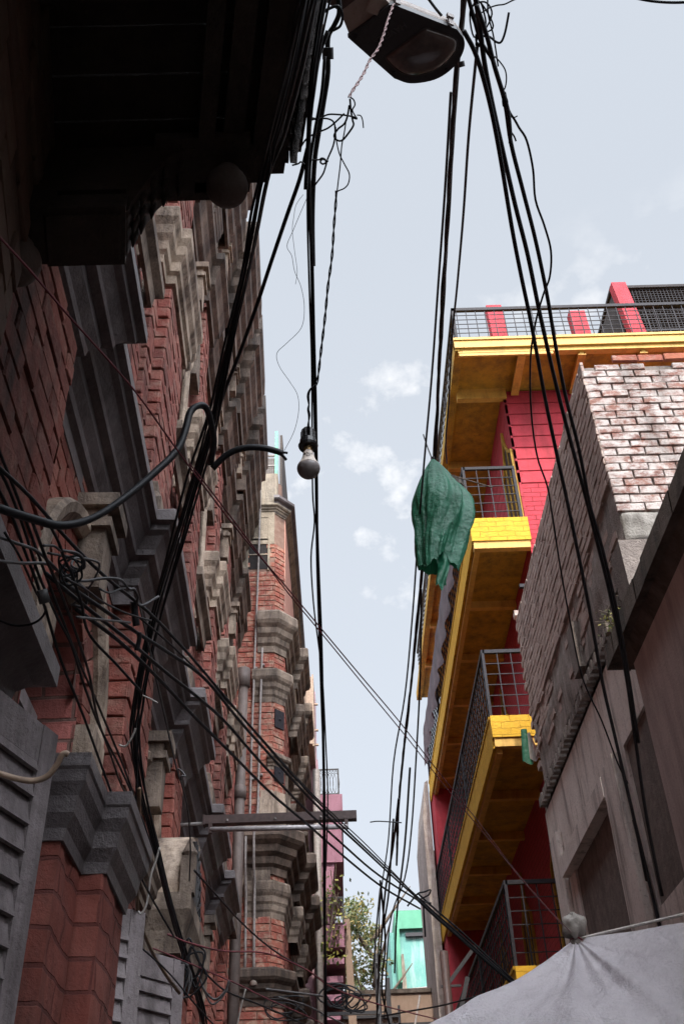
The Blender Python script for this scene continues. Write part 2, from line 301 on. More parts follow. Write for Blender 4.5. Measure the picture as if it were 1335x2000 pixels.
def leafmat(name, c1, c2, c3):
    m, nt, b = newmat(name); g = nd(nt, 'ShaderNodeNewGeometry'); r = ramp(nt, g.outputs['Random Per Island'], [(.2,c1),(.6,c2),(.95,c3)])
    nt.links.new(r.outputs[0], b.inputs['Base Color']); b.inputs['Roughness'].default_value = .55
    tr = nd(nt, 'ShaderNodeBsdfTranslucent'); nt.links.new(r.outputs[0], tr.inputs[0]); ms = nd(nt, 'ShaderNodeMixShader'); ms.inputs[0].default_value = .3
    nt.links.new(b.outputs[0], ms.inputs[1]); nt.links.new(tr.outputs[0], ms.inputs[2]); nt.links.new(ms.outputs[0], nt.nodes['Material Output'].inputs[0]); return m
MT['leaf'] = leafmat('tree leaf', (.06,.09,.03), (.13,.14,.045), (.30,.22,.07))
MT['leafP'] = leafmat('wall plant leaf', (.07,.10,.03), (.20,.20,.05), (.35,.32,.07))
MT['bark'] = surface('bark', (.10,.075,.055), (.16,.12,.09), (.04,.03,.02), scale=9, bmp=.02)

# ---------------------------------------------------------------- brickwork
def brick_field(mb, o, u, n, width, z0, z1, bl=.235, bh=.085, gap=.009, th=.03, jn=.004, skip=None, rot=0.0):
    # single bricks set on a wall plane: o = foot of the plane, u along it, n out of it
    o, u, n = Vector(o), Vector(u).normalized(), Vector(n).normalized(); z = z0; row = 0; up = Vector((0,0,1))
    while z + bh*.5 < z1:
        h = min(bh, z1 - z); x = -bl*.5 if row % 2 else -random.uniform(0, .03)
        while x < width:
            x0, x1 = max(x, 0), min(x + bl*random.uniform(.94, 1.04), width)
            x = x1 if x1 < width else width + 1
            if x1 - x0 < .03: continue
            c = ((x0+x1)/2, z + h/2)
            if skip and skip(*c): continue
            g = gap*random.uniform(.6, 1.3); d = random.uniform(-jn, jn)
            a, b2, zz0, zz1 = x0+g/2, x1-g/2, z+g/2, z+h-g/2
            e = [random.uniform(-.0035, .0035) for _ in range(8)]; cc = .005
            q = [o+u*(a+e[0])+up*(zz0+e[1]), o+u*(b2+e[2])+up*(zz0+e[3]), o+u*(b2+e[4])+up*(zz1+e[5]), o+u*(a+e[6])+up*(zz1+e[7])]
            cen = sum(q, Vector())/4
            f = [p + n*(th+d-.005) for p in q]; t = [p + (cen-p).normalized()*cc*1.3 + n*(th+d+random.uniform(-.002,.002)) for p in q]
            mb.add(q + f + t, [(0,1,5,4),(1,2,6,5),(2,3,7,6),(3,0,4,7),(4,5,9,8),(5,6,10,9),(6,7,11,10),(7,4,8,11),(8,9,10,11)])
        z += h; row += 1

# ---------------------------------------------------------------- ground
g = MB(); g.add([(-400,-400,0),(400,-400,0),(400,600,0),(-400,600,0)], [(0,1,2,3)]); struct(g.build('ground', MT['ground']))

# ---------------------------------------------------------------- ornate red brick house on the left
A_ANG = R(-2.3054)
AO = Vector((-0.85*math.cos(A_ANG), 0.85*math.sin(A_ANG), 0))
A = thing('brick_house', 'long ornate red brick house with dark stone cornices and grey louvred shutters', 'building', AO, R(90) - A_ANG)
def a3(s, n, z): return (s, -n, z)
PIL = [(1.1, 2.32), (3.88, 4.54), (5.62, 6.04), (7.44, 7.96), (8.94, 9.46), (10.4, 10.92)]
LOWWIN = [(2.73, 3.47, 1.0, 3.3), (4.75, 5.4, 1.0, 3.3), (6.4, 7.08, 1.0, 3.3), (8.12, 8.78, 1.0, 3.3)]
UPWIN = [(2.75, 3.45, 5.95, 7.3), (4.78, 5.38, 5.95, 7.3), (6.4, 7.08, 5.95, 7.3), (8.16, 8.74, 5.95, 7.3), (9.66, 10.2, 5.95, 7.3),
         (2.75, 3.45, 8.9, 9.7), (4.78, 5.38, 8.9, 9.7), (6.4, 7.08, 8.9, 9.7), (8.16, 8.74, 8.9, 9.7), (9.66, 10.2, 8.9, 9.7)]
HOLES = LOWWIN + UPWIN
def in_hole(s, z, pad=0.0):
    for a, b, z0, z1 in HOLES:
        if a-pad < s < b+pad and z0-pad < z:
            r = (b-a)/2
            if z <= z1 or math.hypot(s-(a+b)/2, z-z1) < r+pad: return True
    return False
mb = MB(); st = .1
i = 0
for i in range(int(11.6/st)):
    s0 = .7 + i*st; zrun = None
    for j in range(int(11.3/st)+1):
        z = j*st; h = in_hole(s0+st/2, z+st/2) or j == int(11.3/st)
        if not h and zrun is None: zrun = z
        if h and zrun is not None:
            mb.add([a3(s0,0,zrun), a3(s0+st,0,zrun), a3(s0+st,0,z), a3(s0,0,z)], [(0,1,2,3)]); zrun = None
mb.box(.7, 12.3, .3, 5.5, 0, 11.25)                       # body of the house behind the facade
mb.box(.7, .72, 0.004, .3, 0, 11.2)
mb.build('wall', MT['mortarA'], A)
mb = MB(); brick_field(mb, a3(.7,0,0), (1,0,0), (0,-1,0), 11.6, 1.2, 4.9, th=.014, skip=lambda x, z: in_hole(x+.7, z, .06)); mb.build('wall', MT['brickA2'], A)
mb = MB(); brick_field(mb, a3(.7,0,0), (1,0,0), (0,-1,0), 11.6, 4.9, 11.1, th=.014, skip=lambda x, z: in_hole(x+.7, z, .06)); mb.build('wall', MT['brickA'], A)
# pilasters: backing block and single bricks on the three faces in view
def pilaster(s0, s1, n0, n1, z0, z1, mat, bl=.235):
    mb = MB(); mb.box(s0+.01, s1-.01, -n1+.012, -n0, z0, z1); p = mb.build('pilaster', MT['mortarA'], A)
    mb = MB(); w = n1-n0
    brick_field(mb, a3(s0,n1-.012,0), (1,0,0), (0,-1,0), s1-s0, z0, z1, th=.012, jn=.005, bl=bl)
    brick_field(mb, a3(s0+.01,n1,0), (0,1,0), (-1,0,0), w, z0, z1, th=.012, jn=.006, bl=max(.235, w*1.01))
    brick_field(mb, a3(s1-.01,n1,0), (0,1,0), (1,0,0), w, z0, z1, th=.012, jn=.006, bl=max(.235, w*1.01))
    mb.build('brickwork', mat, p); return p
for k, (a, b) in enumerate(PIL):
    pilaster(a, b, 0, .12, 2.0 if k else 3.08, 4.12, MT['brickA2'])
    pilaster(a, b, 0, .115, 4.78, 6.36, MT['brickA']); pilaster(a+.04, b-.04, 0, .09, 6.8, 8.24, MT['brickA'])
    pilaster(a+.06, b-.06, 0, .08, 8.7, 9.95, MT['brickA'])
    if k in (1, 2, 3, 4): pilaster(a-.16, b+.16, 0, .05, 4.78, 6.36, MT['brickA'])
# big worn pedestal pilaster in front of the first arch
mb = MB()
def rough_face(p, u, v, n, nu, nv, amp=.008, seed=0):
    p, u, v, n = Vector(p), Vector(u), Vector(v), Vector(n)
    mb.grid(lambda i, j: p + u*i + v*j + n*(amp*(noise.noise(Vector((p+u*i+v*j)*7)) + .7*noise.noise(Vector((p+u*i+v*j)*19))) if 0 < i < 1 else 0), nu, nv)
for s0, s1, n0, n1 in ((2.38, 2.97, 0, .28), (2.63, 2.97, .28, .345)):
    rough_face(a3(s0,n0,.4), (0,-(n1-n0),0), (0,0,2.12), (-1,0,0), 14, 90); rough_face(a3(s0,n1,.4), (s1-s0,0,0), (0,0,2.12), (0,-1,0), 24, 90); mb.add([a3(s1,n0,.4), a3(s1,n1,.4), a3(s1,n1,2.52), a3(s1,n0,2.52)], [(0,1,2,3)])
mb.build('pedestal', MT['redplaster'], A, True)
def ressaut_path(s0, s1, ints, n0, n1, pad=.05):
    P = [(s0, -n0)]
    for a, b in ints:
        if b < s0 or a > s1: continue
        P += [(a-pad, -n0), (a-pad, -n1), (b+pad, -n1), (b+pad, -n0)]
    return P + [(s1, -n0)]
# string course (the dark moulding that climbs across the picture)
prof = [(0,4.06),(.016,4.06),(.016,4.13),(.04,4.145),(.045,4.18),(.075,4.225),(.08,4.255),(.112,4.265),(.117,4.29),(.15,4.345),(.175,4.36),(.18,4.385),(.208,4.395),(.208,4.45),(.195,4.465),(0,4.54)]
mb = MB(); mb.sweep(ressaut_path(.8, 10.3, PIL, .0, .085, .035), prof, 1, .002); mb.build('string_course', MT['stoneD'], A)
# second band above the upper capitals
prof2 = [(0,8.2),(.03,8.2),(.03,8.32),(.07,8.36),(.08,8.44),(.10,8.5),(.11,8.56),(.15,8.6),(.15,8.68),(0,8.72)]
mb = MB(); mb.sweep(ressaut_path(1.0, 11.6, PIL, .02, .09, .03), prof2, 1, .004); mb.build('string_course', MT['stoneB'], A)
# crowning cornice
prof3 = [(0,9.9),(.03,9.9),(.03,10.15),(.07,10.2),(.08,10.35),(.13,10.42),(.14,10.55),(.19,10.64),(.2,10.8),(.25,10.86),(.255,11.05),(.28,11.12),(.28,11.38),(0,11.46)]
T_INT = [(2.6,3.2),(4.1,4.8),(5.7,6.3),(7.35,8.0),(8.75,9.36),(10.2,10.9)]
mb = MB(); mb.sweep(ressaut_path(.9, 12.2, T_INT, .0, .14, 0), prof3, 1, .004); mb.build('cornice', MT['stoneB'], A)
mb = MB(); mb.box(.9, 12.2, -.2, .3, 11.44, 11.5)
mb.build('parapet', MT['stoneD'], A)
# capitals
def capital(a, b, n, z0, mat, h=.42, o=.12, stepped=True):
    k = h/.42
    pr = [(0,z0),(.025*o/.12,z0),(.025*o/.12,z0+.07*k),(.05*o/.12,z0+.09*k),(.055*o/.12,z0+.16*k),(.085*o/.12,z0+.2*k),(.09*o/.12,z0+.27*k),(o,z0+.32*k),(o,z0+.40*k),(o*.9,z0+h),(0,z0+h+.02)]
    if stepped: path = [(a-.16,0),(a-.16,-n*.5),(a,-n*.5),(a,-n),(b,-n),(b,-n*.5),(b+.16,-n*.5),(b+.16,0)]
    else: path = [(a,0),(a,-n),(b,-n),(b,0)]
    mb = MB(); mb.sweep(path, pr, 1, .002)
    ring = [(x, y, z0+h*.98) for x, y in path]; mb.prism(ring, (0,0,.015))
    mb.build('capital', mat, A)
for k, (a, b) in enumerate(PIL):
    capital(a, b, .115, 6.33, MT['stoneL'], .44, .10)
    capital(a+.06, b-.06, .08, 9.5, MT['stoneB'], .34, .06, False)
    mb = MB(); mb.sweep([(a-.03,0),(a-.03,-.14),(b+.03,-.14),(b+.03,0)], [(0,4.5),(.05,4.5),(.05,4.66),(.02,4.72),(.02,4.78),(0,4.8)], 1); mb.build('pedestal', MT['stoneM'], A)
# heavy dark cap on the worn pedestal pilaster
pr = [(0,2.46),(.008,2.46),(.012,2.49),(.03,2.52),(.036,2.56),(.052,2.59),(.055,2.62),(.06,2.625),(.06,2.66),(0,2.68)]
cp = [(2.38,.0),(2.38,-.28),(2.63,-.28),(2.63,-.345),(2.97,-.345),(2.97,0)]
mb = MB(); mb.sweep(cp, pr, 1, .0015); mb.prism([(x,y,2.655) for x, y in cp], (0,0,.02)); mb.build('capital', MT['stoneD'], A)
capital(4.15, 4.62, .16, 2.92, MT['stoneM'], .2, .06, False); pilaster(4.15, 4.62, .0, .16, .4, 2.93, MT['brickA2'], .3)
# straight dark hood over the first opening
mb = MB(); mb.sweep([(1.5,0),(1.5,-.02),(2.3,-.02),(2.3,0)], [(0,2.72),(.03,2.72),(.05,2.78),(.08,2.83),(.085,2.86),(.12,2.9),(.17,2.92),(.17,2.98),(.14,3.0),(0,3.06)], 1, .002); mb.build('hood_moulding', MT['stoneD'], A)
# windows: reveal, arch stones, hood, sill, louvred leaves
def window(a, b, z0, z1, up):
    c, r = (a+b)/2, (b-a)/2; K = 10
    arc = [(c + r*math.cos(PI - PI*k/K), z1 + r*math.sin(PI - PI*k/K)) for k in range(K+1)]
    ol = [(a, z0)] + arc + [(b, z0)]
    mb = MB()
    for k in range(len(ol)-1):
        p, q = ol[k], ol[k+1]; mb.add([a3(p[0],.014,p[1]), a3(q[0],.014,q[1]), a3(q[0],-.24,q[1]), a3(p[0],-.24,p[1])], [(0,1,2,3)])
    wdw = mb.build('window', MT['revealA'], A)
    mb = MB(); mb.prism([a3(x, -.2, z) for x, z in ol], (0,.03,0)); mb.build('pane', MT['interior'], wdw)
    mb = MB(); fw = .06
    mb.box(a, a+fw, .13, .19, z0, z1); mb.box(b-fw, b, .13, .19, z0, z1); mb.box(a, b, .132, .188, z1-.03, z1+.03); mb.box(c-.025, c+.025, .134, .186, z0, z1)
    mb.build('frame', MT['wood'], wdw)
    # arch of brick voussoirs with a stone hood and keystone
    mb = MB(); K2 = 15
    for k in range(K2):
        t0, t1 = PI - PI*k/K2 - .012, PI - PI*(k+1)/K2 + .012; r1, r2 = r+.005, r+.17; d = .03 + random.uniform(-.004, .004)
        mb.prism([a3(c+r1*math.cos(t0), .0, z1+r1*math.sin(t0)), a3(c+r2*math.cos(t0), .0, z1+r2*math.sin(t0)), a3(c+r2*math.cos(t1), .0, z1+r2*math.sin(t1)), a3(c+r1*math.cos(t1), .0, z1+r1*math.sin(t1))], (0,-d,0))
    mb.build('arch', MT['brickA' if up else 'brickA2'], A)
    mb = MB(); hr = [(.17,.0),(.17,.05),(.20,.075),(.235,.08),(.25,.06),(.25,.0)]
    for k in range(20):
        for (o0, n0), (o1, n1) in zip(hr[:-1], hr[1:]):
            t0, t1 = PI - PI*k/20, PI - PI*(k+1)/20
            mb.add([a3(c+(r+o0)*math.cos(t0),n0,z1+(r+o0)*math.sin(t0)), a3(c+(r+o1)*math.cos(t0),n1,z1+(r+o1)*math.sin(t0)), a3(c+(r+o1)*math.cos(t1),n1,z1+(r+o1)*math.sin(t1)), a3(c+(r+o0)*math.cos(t1),n0,z1+(r+o0)*math.sin(t1))], [(0,1,2,3)])
    for sx in (a-.235, b+.0): mb.box(sx+.0, sx+.235, -.085, 0, z1-.16, z1-.003)
    mb.build('hood_moulding', MT['stoneM' if up else 'stoneL'], A)
    mb = MB(); kz = z1 + r - .04
    mb.prism([a3(c-.06,0,kz), a3(c+.06,0,kz), a3(c+.085,0,kz+.34), a3(c-.085,0,kz+.34)], (0,-.13,0)); mb.box(c-.11, c+.11, -.17, 0, kz+.342, kz+.40); mb.box(c-.1, c+.1, -.15, 0, kz+.25, kz+.29)
    mb.build('keystone', MT['stoneL' if up else 'stoneM'], A)
    mb = MB(); mb.sweep([(a-.08,0),(a-.08,-.06),(b+.08,-.06),(b+.08,0)], [(0,z0-.2),(.02,z0-.2),(.03,z0-.1),(.07,z0-.07),(.07,z0),(0,z0+.01)], 1); mb.build('sill', MT['stoneM'], A)
    if up:                                              # slim stone colonettes in the reveal
        for x in (a+.05, b-.05):
            mb = MB(); mb.lathe([(.045,z0),(.045,z0+.08),(.03,z0+.12),(.028,z1-.2),(.045,z1-.14),(.05,z1-.02)], a3(x, .02, 0), 8); mb.build('colonette', MT['stoneL'], A)
for wdt in LOWWIN: window(*wdt, False)
for wdt in UPWIN: window(*wdt, True)
# open louvred shutter leaves
def leaf(p0, p1, z0, z1, tilt=1, label=None):
    p0, p1 = Vector((p0[0], -p0[1], 0)), Vector((p1[0], -p1[1], 0)); u = (p1-p0); L_ = u.length; u.normalize(); n = Vector((u.y, -u.x, 0)); up = Vector((0,0,1)); t = .036; sw = .062
    mb = MB()
    for x in (0, L_-sw): mb.obox(p0+u*x+up*z0-n*t/2, u*sw, n*t, up*(z1-z0))
    for z in (z0, (z0+z1)/2-.05, z1-.09): mb.obox(p0+u*sw+up*z-n*(t/2-.003), u*(L_-2*sw), n*(t-.006), up*.09)
    sh = mb.build('shutter', MT['wood'], A, label=label)
    mb = MB(); z = z0+.1
    while z < z1-.1:
        if not (z0+z1)/2-.09 < z < (z0+z1)/2+.03:
            e = random.uniform(-.004, .004)
            mb.obox(p0+u*(sw-.002)+up*(z+e)+n*.012, u*(L_-2*sw+.004), up*.068-n*.017, n*.008+up*.003)
        z += .062
    mb.build('louvre', MT['wood'], sh)
leaf((1.56,.06), (2.19,.27), 1.0, 2.64)
leaf((3.3,.02), (3.6,.305), .95, 2.64)
leaf((3.66,.03), (4.18,.385), .95, 2.62)
leaf((4.75,.02), (5.0,.2), .95, 2.6)
# barrel roofed porch farther down
mb = MB(); K = 16; c, r = 5.36, .4
mb.prism([a3(c-r*math.cos(PI*k/K), 0, 3.12+r*math.sin(PI*k/K)) for k in range(K+1)], (0,-.29,0))
h = mb.build('barrel_hood', MT['stoneL'], A)
mb = MB(); mb.sweep([(4.98,0),(4.98,-.26),(5.74,-.26),(5.74,0)], [(0,2.85),(.03,2.85),(.04,2.95),(.07,3.04),(.07,3.118),(0,3.118)], 1); mb.box(4.93, 5.0, -.34, -.27, 3.12, 3.3); mb.lathe([(.03,3.3),(.04,3.32),(.02,3.36),(.003,3.4)], a3(4.965,.305,0), 8); mb.build('bracket', MT['stoneM'], h)
mb = MB()
for k in range(15): t = PI*k/14; mb.bar(a3(c,.3,3.14), a3(c-(r-.03)*math.cos(t),.3,3.13+(r-.03)*math.sin(t)), .008)
for q in (.55, .8): mb.tube([a3(c-r*q*math.cos(PI*k/14),.3,3.13+r*q*math.sin(PI*k/14)) for k in range(15)], .01, 5)
mb.build('lattice', MT['railD'], h)
pilaster(5.0, 5.2, 0, .26, .4, 2.86, MT['brickA2']); pilaster(5.5, 5.72, 0, .26, .4, 2.86, MT['brickA2'])
# cast iron downpipe at the end of the house
mb = MB(); mb.tube([a3(11.2,.16,2.2), a3(11.2,.16,7.6)], .06, 10); mb.tube([a3(11.2,.16,6.1), a3(11.2,.16,6.25)], .075, 10); mb.tube([a3(11.2,.16,7.55), a3(11.2,.16,7.8)], .085, 10); mb.build('downpipe', MT['pipeD'], A, True)

# ---------------------------------------------------------------- near house with the dark timber balcony overhead
J = thing('balcony_house', 'dark near house whose carved timber balcony hangs overhead at top left', 'building', (-.07, 1.56, 0), R(10.6) + R(90))
def skew(mb): mb.v = [(x+.187*y, y, z) for x, y, z in mb.v]      # the far end stands square to the lane, not to the balcony
# local x runs away from the camera along the balcony edge, local y to the left (into the house)
mb = MB(); mb.box(-12, -.02, .64, 5, 0, 6.2); mb.box(-12, -.02, .12, 5, 6.2, 23); mb.build('wall', MT['mortarA'], J)  # unseen upper storeys, height and overhang chosen to shade the houses farther along
mb = MB(); brick_field(mb, (-4,.64,0), (1,0,0), (0,-1,0), 3.98, 2.4, 3.95, th=.02, jn=.008); mb.build('brickwork', MT['brickJ'], J)
mb = MB(); x = -5.0
while x < -.02:
    wd = .12; mb.box(x, min(x+wd-.005, -.02), .12, .64, 3.92+random.uniform(-.002,.002), 3.95); x += wd
mb.box(-5, -.045, .075, .12, 3.87, 3.97); mb.box(-5, -.05, .03, .075, 3.90, 4.0); mb.box(-5, -.045, .145, .195, 3.86, 3.92); mb.box(-5, -.04, .215, .255, 3.84, 3.92)
mb.box(-.07, -.03, .125, .64, 3.84, 3.92)
for k in range(7): mb.box(-.62-k*.6, -.54-k*.6, .255, .64, 3.83, 3.92)
skew(mb); mb.build('balcony_floor', MT['woodD'], J)
mb = MB()
for k in range(95):
    x = -.065 - k*.036; h = 3.905 + .004*math.sin(k*2.1)
    mb.prism([(x,.0,3.99),(x-.033,.0,3.99),(x-.033,.0,3.955),(x-.024,.0,3.92),(x-.0165,.0,h-.01),(x-.008,.0,3.92),(x,.0,3.955)], (0,.018,0))
    mb.prism([(x-.007,.022,3.97),(x-.026,.022,3.97),(x-.022,.022,3.9),(x-.011,.022,3.9)], (0,.012,0))
mb.box(-3.6, -.06, -.014, .04, 3.985, 4.06)
mb.build('valance', MT['woodD'], J)
mb = MB(); mb.box(-5, 0, .02, .065, 4.06, 4.75); mb.box(-5, 0, .0, .085, 4.75, 4.81); mb.box(-.045, 0, .07, .64, 3.97, 4.75)
skew(mb); mb.build('balcony_rail', MT['woodD'], J)
mb = MB(); mb.box(-5.2, .03, -.04, .9, 6.2, 6.32); mb.build('roof', MT['woodD'], J)
def bracket(x, d=.13):
    # carved strut: broad foot on the wall, arched belly, ball under the nose and another under the foot
    prof = [(.64,3.86),(.115,3.86),(.115,3.845),(.24,3.842),(.285,3.838),(.325,3.81),(.345,3.775),(.365,3.72),(.385,3.66),(.395,3.63),(.40,3.60),(.42,3.578),(.585,3.578),(.60,3.60),(.64,3.61)]
    mb = MB(); mb.prism([(x,y,z) for y, z in prof], (d,0,0))
    mb.box(x-.02, x+d+.018, .405, .59, 3.585, 3.635); mb.box(x-.015, x+d+.012, .41, .58, 3.66, 3.69); mb.box(x-.02, x+d+.015, .57, .68, 3.59, 3.70); mb.box(x-.03, x+d+.02, .13, .36, 3.842, 3.87)
    skew(mb); br = mb.build('bracket', MT['woodD'], J)
    mb = MB()
    for k in range(5):
        y, z = [(.39,3.64),(.375,3.69),(.355,3.75),(.33,3.80),(.295,3.835)][k]
        for q in (.2, .5, .8): mb.lathe([(.002,-.045),(.007,-.02),(.010,0),(.006,.03),(.001,.05)], (x+d*q, y-.002, z), 7)
    for k in range(6): mb.tube(smooth_path([(x+d+.004,.42+.025*k,3.60),(x+d+.012,.43+.022*k,3.70),(x+d+.004,.46+.01*k,3.80)]), .007, 5)
    skew(mb); mb.build('carving', MT['woodD'], br, True)
    for yy, zz, r in ((.175, 3.775, .053), (.645, 3.50, .058)):
        mb = MB(); pr = [(.016, .09), (.02, r+.012), (.032, r+.006), (.032, r-.004)] + [(r*math.sin(PI*k/14), r*math.cos(PI*k/14)) for k in range(3, 14)] + [(.004, -r)]
        mb.lathe(pr, (x+d/2+.187*yy, yy, zz), 24); mb.build('ball_finial', MT['ball'], br, True)
for x in (-.165, -.9): bracket(x)

# ---------------------------------------------------------------- second red house with the chamfered corner
B = thing('corner_house', 'worn red brick corner house with chamfered edge, stone bands and two thin vertical pipes', 'building', (-.70, 12.2, 0), 0)
def bpath(x0=-1.1, y1=6.0, c=.0): return [(x0,0),(-.14,0),(0,.16),(0,y1)]
mb = MB(); mb.prism([(-3,.0,0),(-.14,.0,0),(0,.16,0),(0,6,0),(-3,6,0)], (0,0,11.2)); mb.prism([(-3,.02,11.2),(-.16,.02,11.2),(-.05,.2,11.2),(-.05,6,11.2),(-3,6,11.2)], (0,0,.6)); mb.build('wall', MT['mortarB'], B)
BW = (-.53, -.24, 10.05, 11.0)
mb = MB(); sk = lambda x, z: BW[0]-.02 < x-1.1 < BW[1]+.02 and BW[2]-.02 < z < BW[3]+.02
brick_field(mb, (-1.1,0,0), (1,0,0), (0,-1,0), .965, 1.5, 10.5, th=.012, jn=.004, skip=sk)
brick_field(mb, (-.14,0,0), (.14,.16,0), (.16,-.14,0), .213, 1.5, 10.5, th=.012, bl=.22)
mb.build('wall', MT['brickB'], B)
mb = MB(); brick_field(mb, (0,.16,0), (0,1,0), (1,0,0), 5.8, 1.5, 9.0, th=.012); mb.build('wall', MT['brickA2'], B)
mb = MB(); mb.box(-1.1, -.145, -.02, -.002, 10.5, 11.2); mb.box(-1.1, BW[0], -.02, -.002, 9.95, 10.5); mb.build('wall', MT['rendB'], B)
mb = MB(); mb.prism([(-1.1,-.03,11.2),(-.12,-.03,11.2),(-.1,.0,11.2),(-.1,6,11.2),(-1.1,6,11.2)], (0,0,.68)); mb.build('parapet', MT['rendB'], B)
mb = MB(); mb.box(-.02, .012, .17, 6, 9.3, 11.15); mb.build('wall', MT['pinkR'], B)
def band(z, h, o, mat, name='cornice', y1=6.0, res=True, x0=-1.1):
    pr = [(0,0),(.15,0),(.18,.16),(.34,.22),(.4,.36),(.6,.44),(.66,.58),(.88,.66),(1,.74),(1,.94),(.9,1.0),(0,1.05)]
    path = [(x0,0),(-.14,0),(0,.16),(0,1.1)] + ([(.12,1.1),(.12,1.7),(0,1.7),(0,2.9),(.12,2.9),(.12,3.5),(0,3.5)] if res else []) + [(0,y1)]
    mb = MB(); mb.sweep(path, [(a*o, z+b*h) for a, b in pr], 1, .003); mb.build(name, MT[mat], B)
band(11.08, .16, .1, 'rendB', res=False, x0=-.42); band(11.1, .25, .16, 'stoneD', y1=6.0, res=False, x0=-.15)
band(8.62, .6, .2, 'stoneM', x0=-.36); band(7.86, .46, .13, 'stoneM', x0=-.42); band(5.55, .55, .27, 'stoneB'); band(5.05, .42, .09, 'stoneM', x0=-.45); band(4.1, .38, .16, 'stoneB'); band(3.45, .4, .1, 'stoneM'); band(6.9, .2, .1, 'stoneM', x0=-.2)
mb = MB(); mb.box(-.38, -.145, -.05, -.003, 5.45, 5.6); mb.box(-1.1, -.146, -.035, -.004, 5.3, 5.56); mb.build('frieze', MT['stoneM'], B)
# plinth block and iron tie plates on the chamfer
mb = MB(); mb.prism([(-.30,-.03,6.2),(-.13,-.03,6.2),(.03,.15,6.2),(.03,.3,6.2),(-.3,.3,6.2)], (0,0,.32)); mb.prism([(-.28,-.02,6.52),(-.14,-.02,6.52),(.02,.15,6.52),(.02,.3,6.52),(-.28,.3,6.52)], (0,0,.1)); mb.build('pedestal', MT['stoneL'], B)
for z in (7.5, 6.75):
    mb = MB(); u = Vector((.14,.16,0)).normalized(); n = Vector((u.y,-u.x,0)); o = Vector((-.125,.01,z)) + n*.013
    mb.obox(o, u*.17, n*.015, Vector((0,0,.26))); mb.lathe([(.02,0),(.012,.03)], tuple(o+u*.085+n*.016+Vector((0,0,.12))), 6); mb.build('tie_plate', MT['rail'], B)
# blocked window near the roof
mb = MB(); mb.box(BW[0], BW[1], -.008, -.003, BW[2], BW[3]); wdw = mb.build('window', MT['interior'], B)
mb = MB(); a, b, z0, z1 = BW; mb.box(a-.03, a, -.03, -.001, z0-.03, z1+.03); mb.box(b, b+.03, -.03, -.001, z0-.03, z1+.03); mb.box(a, b, -.028, -.001, z1, z1+.03); mb.box(a, b, -.02, -.009, z0+.52, z0+.55); mb.box(a, b, -.018, -.009, z0+.25, z0+.27); mb.box(a, b, -.014, -.009, z1-.38, z1); mb.build('frame', MT['rendB'], wdw)
for x, z0, z1, r in ((-.385, 4.35, 11.86, .016), (-.285, 4.4, 8.65, .017)):
    mb = MB(); mb.tube([(x+.02*math.sin(z*.7)-(.0 if z > 6 else .03), -.045 - (.22 if 5.5 < z < 6.2 else .05), z) for z in [z0+(z1-z0)*k/24 for k in range(25)]], r, 7)
    for z in (z0+1, z0+2.4, z0+4): mb.box(x-.03, x+.03, -.06, -.01, z, z+.025)
    mb.build('pipe', MT['pipe'], B, True)
mb = MB(); mb.tube([(-.285-.03,-.095,4.3),(-.285-.03,-.095,4.45)], .045, 10); mb.build('junction_box', MT['bulbB'], B, True)
# dim upper windows on the lane side
for k in range(3):
    for z in (5.95, 2.4):
        mb = MB(); y = .35 + k*1.8; mb.box(.0, .02, y, y+.62, z+.1, z+1.0 if z < 3 else z+.85); wdw = mb.build('window', MT['interior'], B)
        mb = MB(); mb.box(.0, .05, y-.06, y, z+.05, z+1.05); mb.box(.0, .05, y+.62, y+.68, z+.05, z+1.05); mb.box(.0, .07, y-.1, y+.72, z+1.05, z+1.16); mb.build('frame', MT['stoneM'], wdw)
# wire cage and mint post on its roof
mb = MB(); mb.box(-.17, -.12, .25, .3, 11.8, 13.05); mb.build('cage_post', MT['mint'], B)
mb = MB(); mb.box(-.09, -.05, .3, 2.3, 11.8, 13.0); mb.box(-.75, -.2, .9, .94, 12.55, 13.0); mb.build('cage_panel', MT['woodD'], B)
mb = MB()
for k in range(15): mb.bar((-.62+.03*k,.27,11.85), (-.62+.03*k,.27,12.5), .0025)
for k in range(22): mb.bar((-.64,.27,11.86+.03*k), (-.17,.27,11.86+.03*k), .0025)
mb.bar((-.64,.27,12.3), (-.17,.27,12.3), .012); mb.bar((-.64,.27,12.52), (-.17,.27,12.52), .012)
mb.build('cage_mesh', MT['pipe'], B)
mb = MB(); mb.box(-.14, -.04, 3.6, 5.6, 11.8, 12.5); mb.build('cage_panel', MT['mint'], B)

# ---------------------------------------------------------------- pink house
Cc = thing('pink_house', 'pink house with two iron railed balconies beyond the brick corner house', 'building', (-.38, 18.3, 0), 0)
mb = MB(); mb.box(-4, 0, .4, 7, 0, 9.9); mb.build('wall', MT['pinkP'], Cc)
mb = MB(); mb.box(-.12, -.02, .0, .4, 0, 11.2); mb.build('corner_pier', MT['pinkP'], Cc)
mb = MB(); mb.box(-.12, .43, .0, 3.4, 7.72, 8.55); mb.box(-.12, .46, -.02, 3.4, 8.55, 9.0); mb.prism([(-.1,.05,6.4),(.12,.05,6.4),(.28,.05,7.72),(-.1,.05,7.72)], (0,2.5,0)); mb.build('balcony', MT['pink'], Cc)
mb = MB(); mb.box(-.02, .42, -.03, 3.0, 6.24, 6.6); mb.box(.05, .46, .0, 2.2, 6.6, 6.66); mb.build('balcony', MT['pink'], Cc)
for k in range(5):
    mb = MB(); mb.box(.0-.02*k, .40-.03*k, .02+k*.05, 1.6, 5.98-.28*k, 6.08-.28*k); mb.build('step', MT['pink'], Cc)
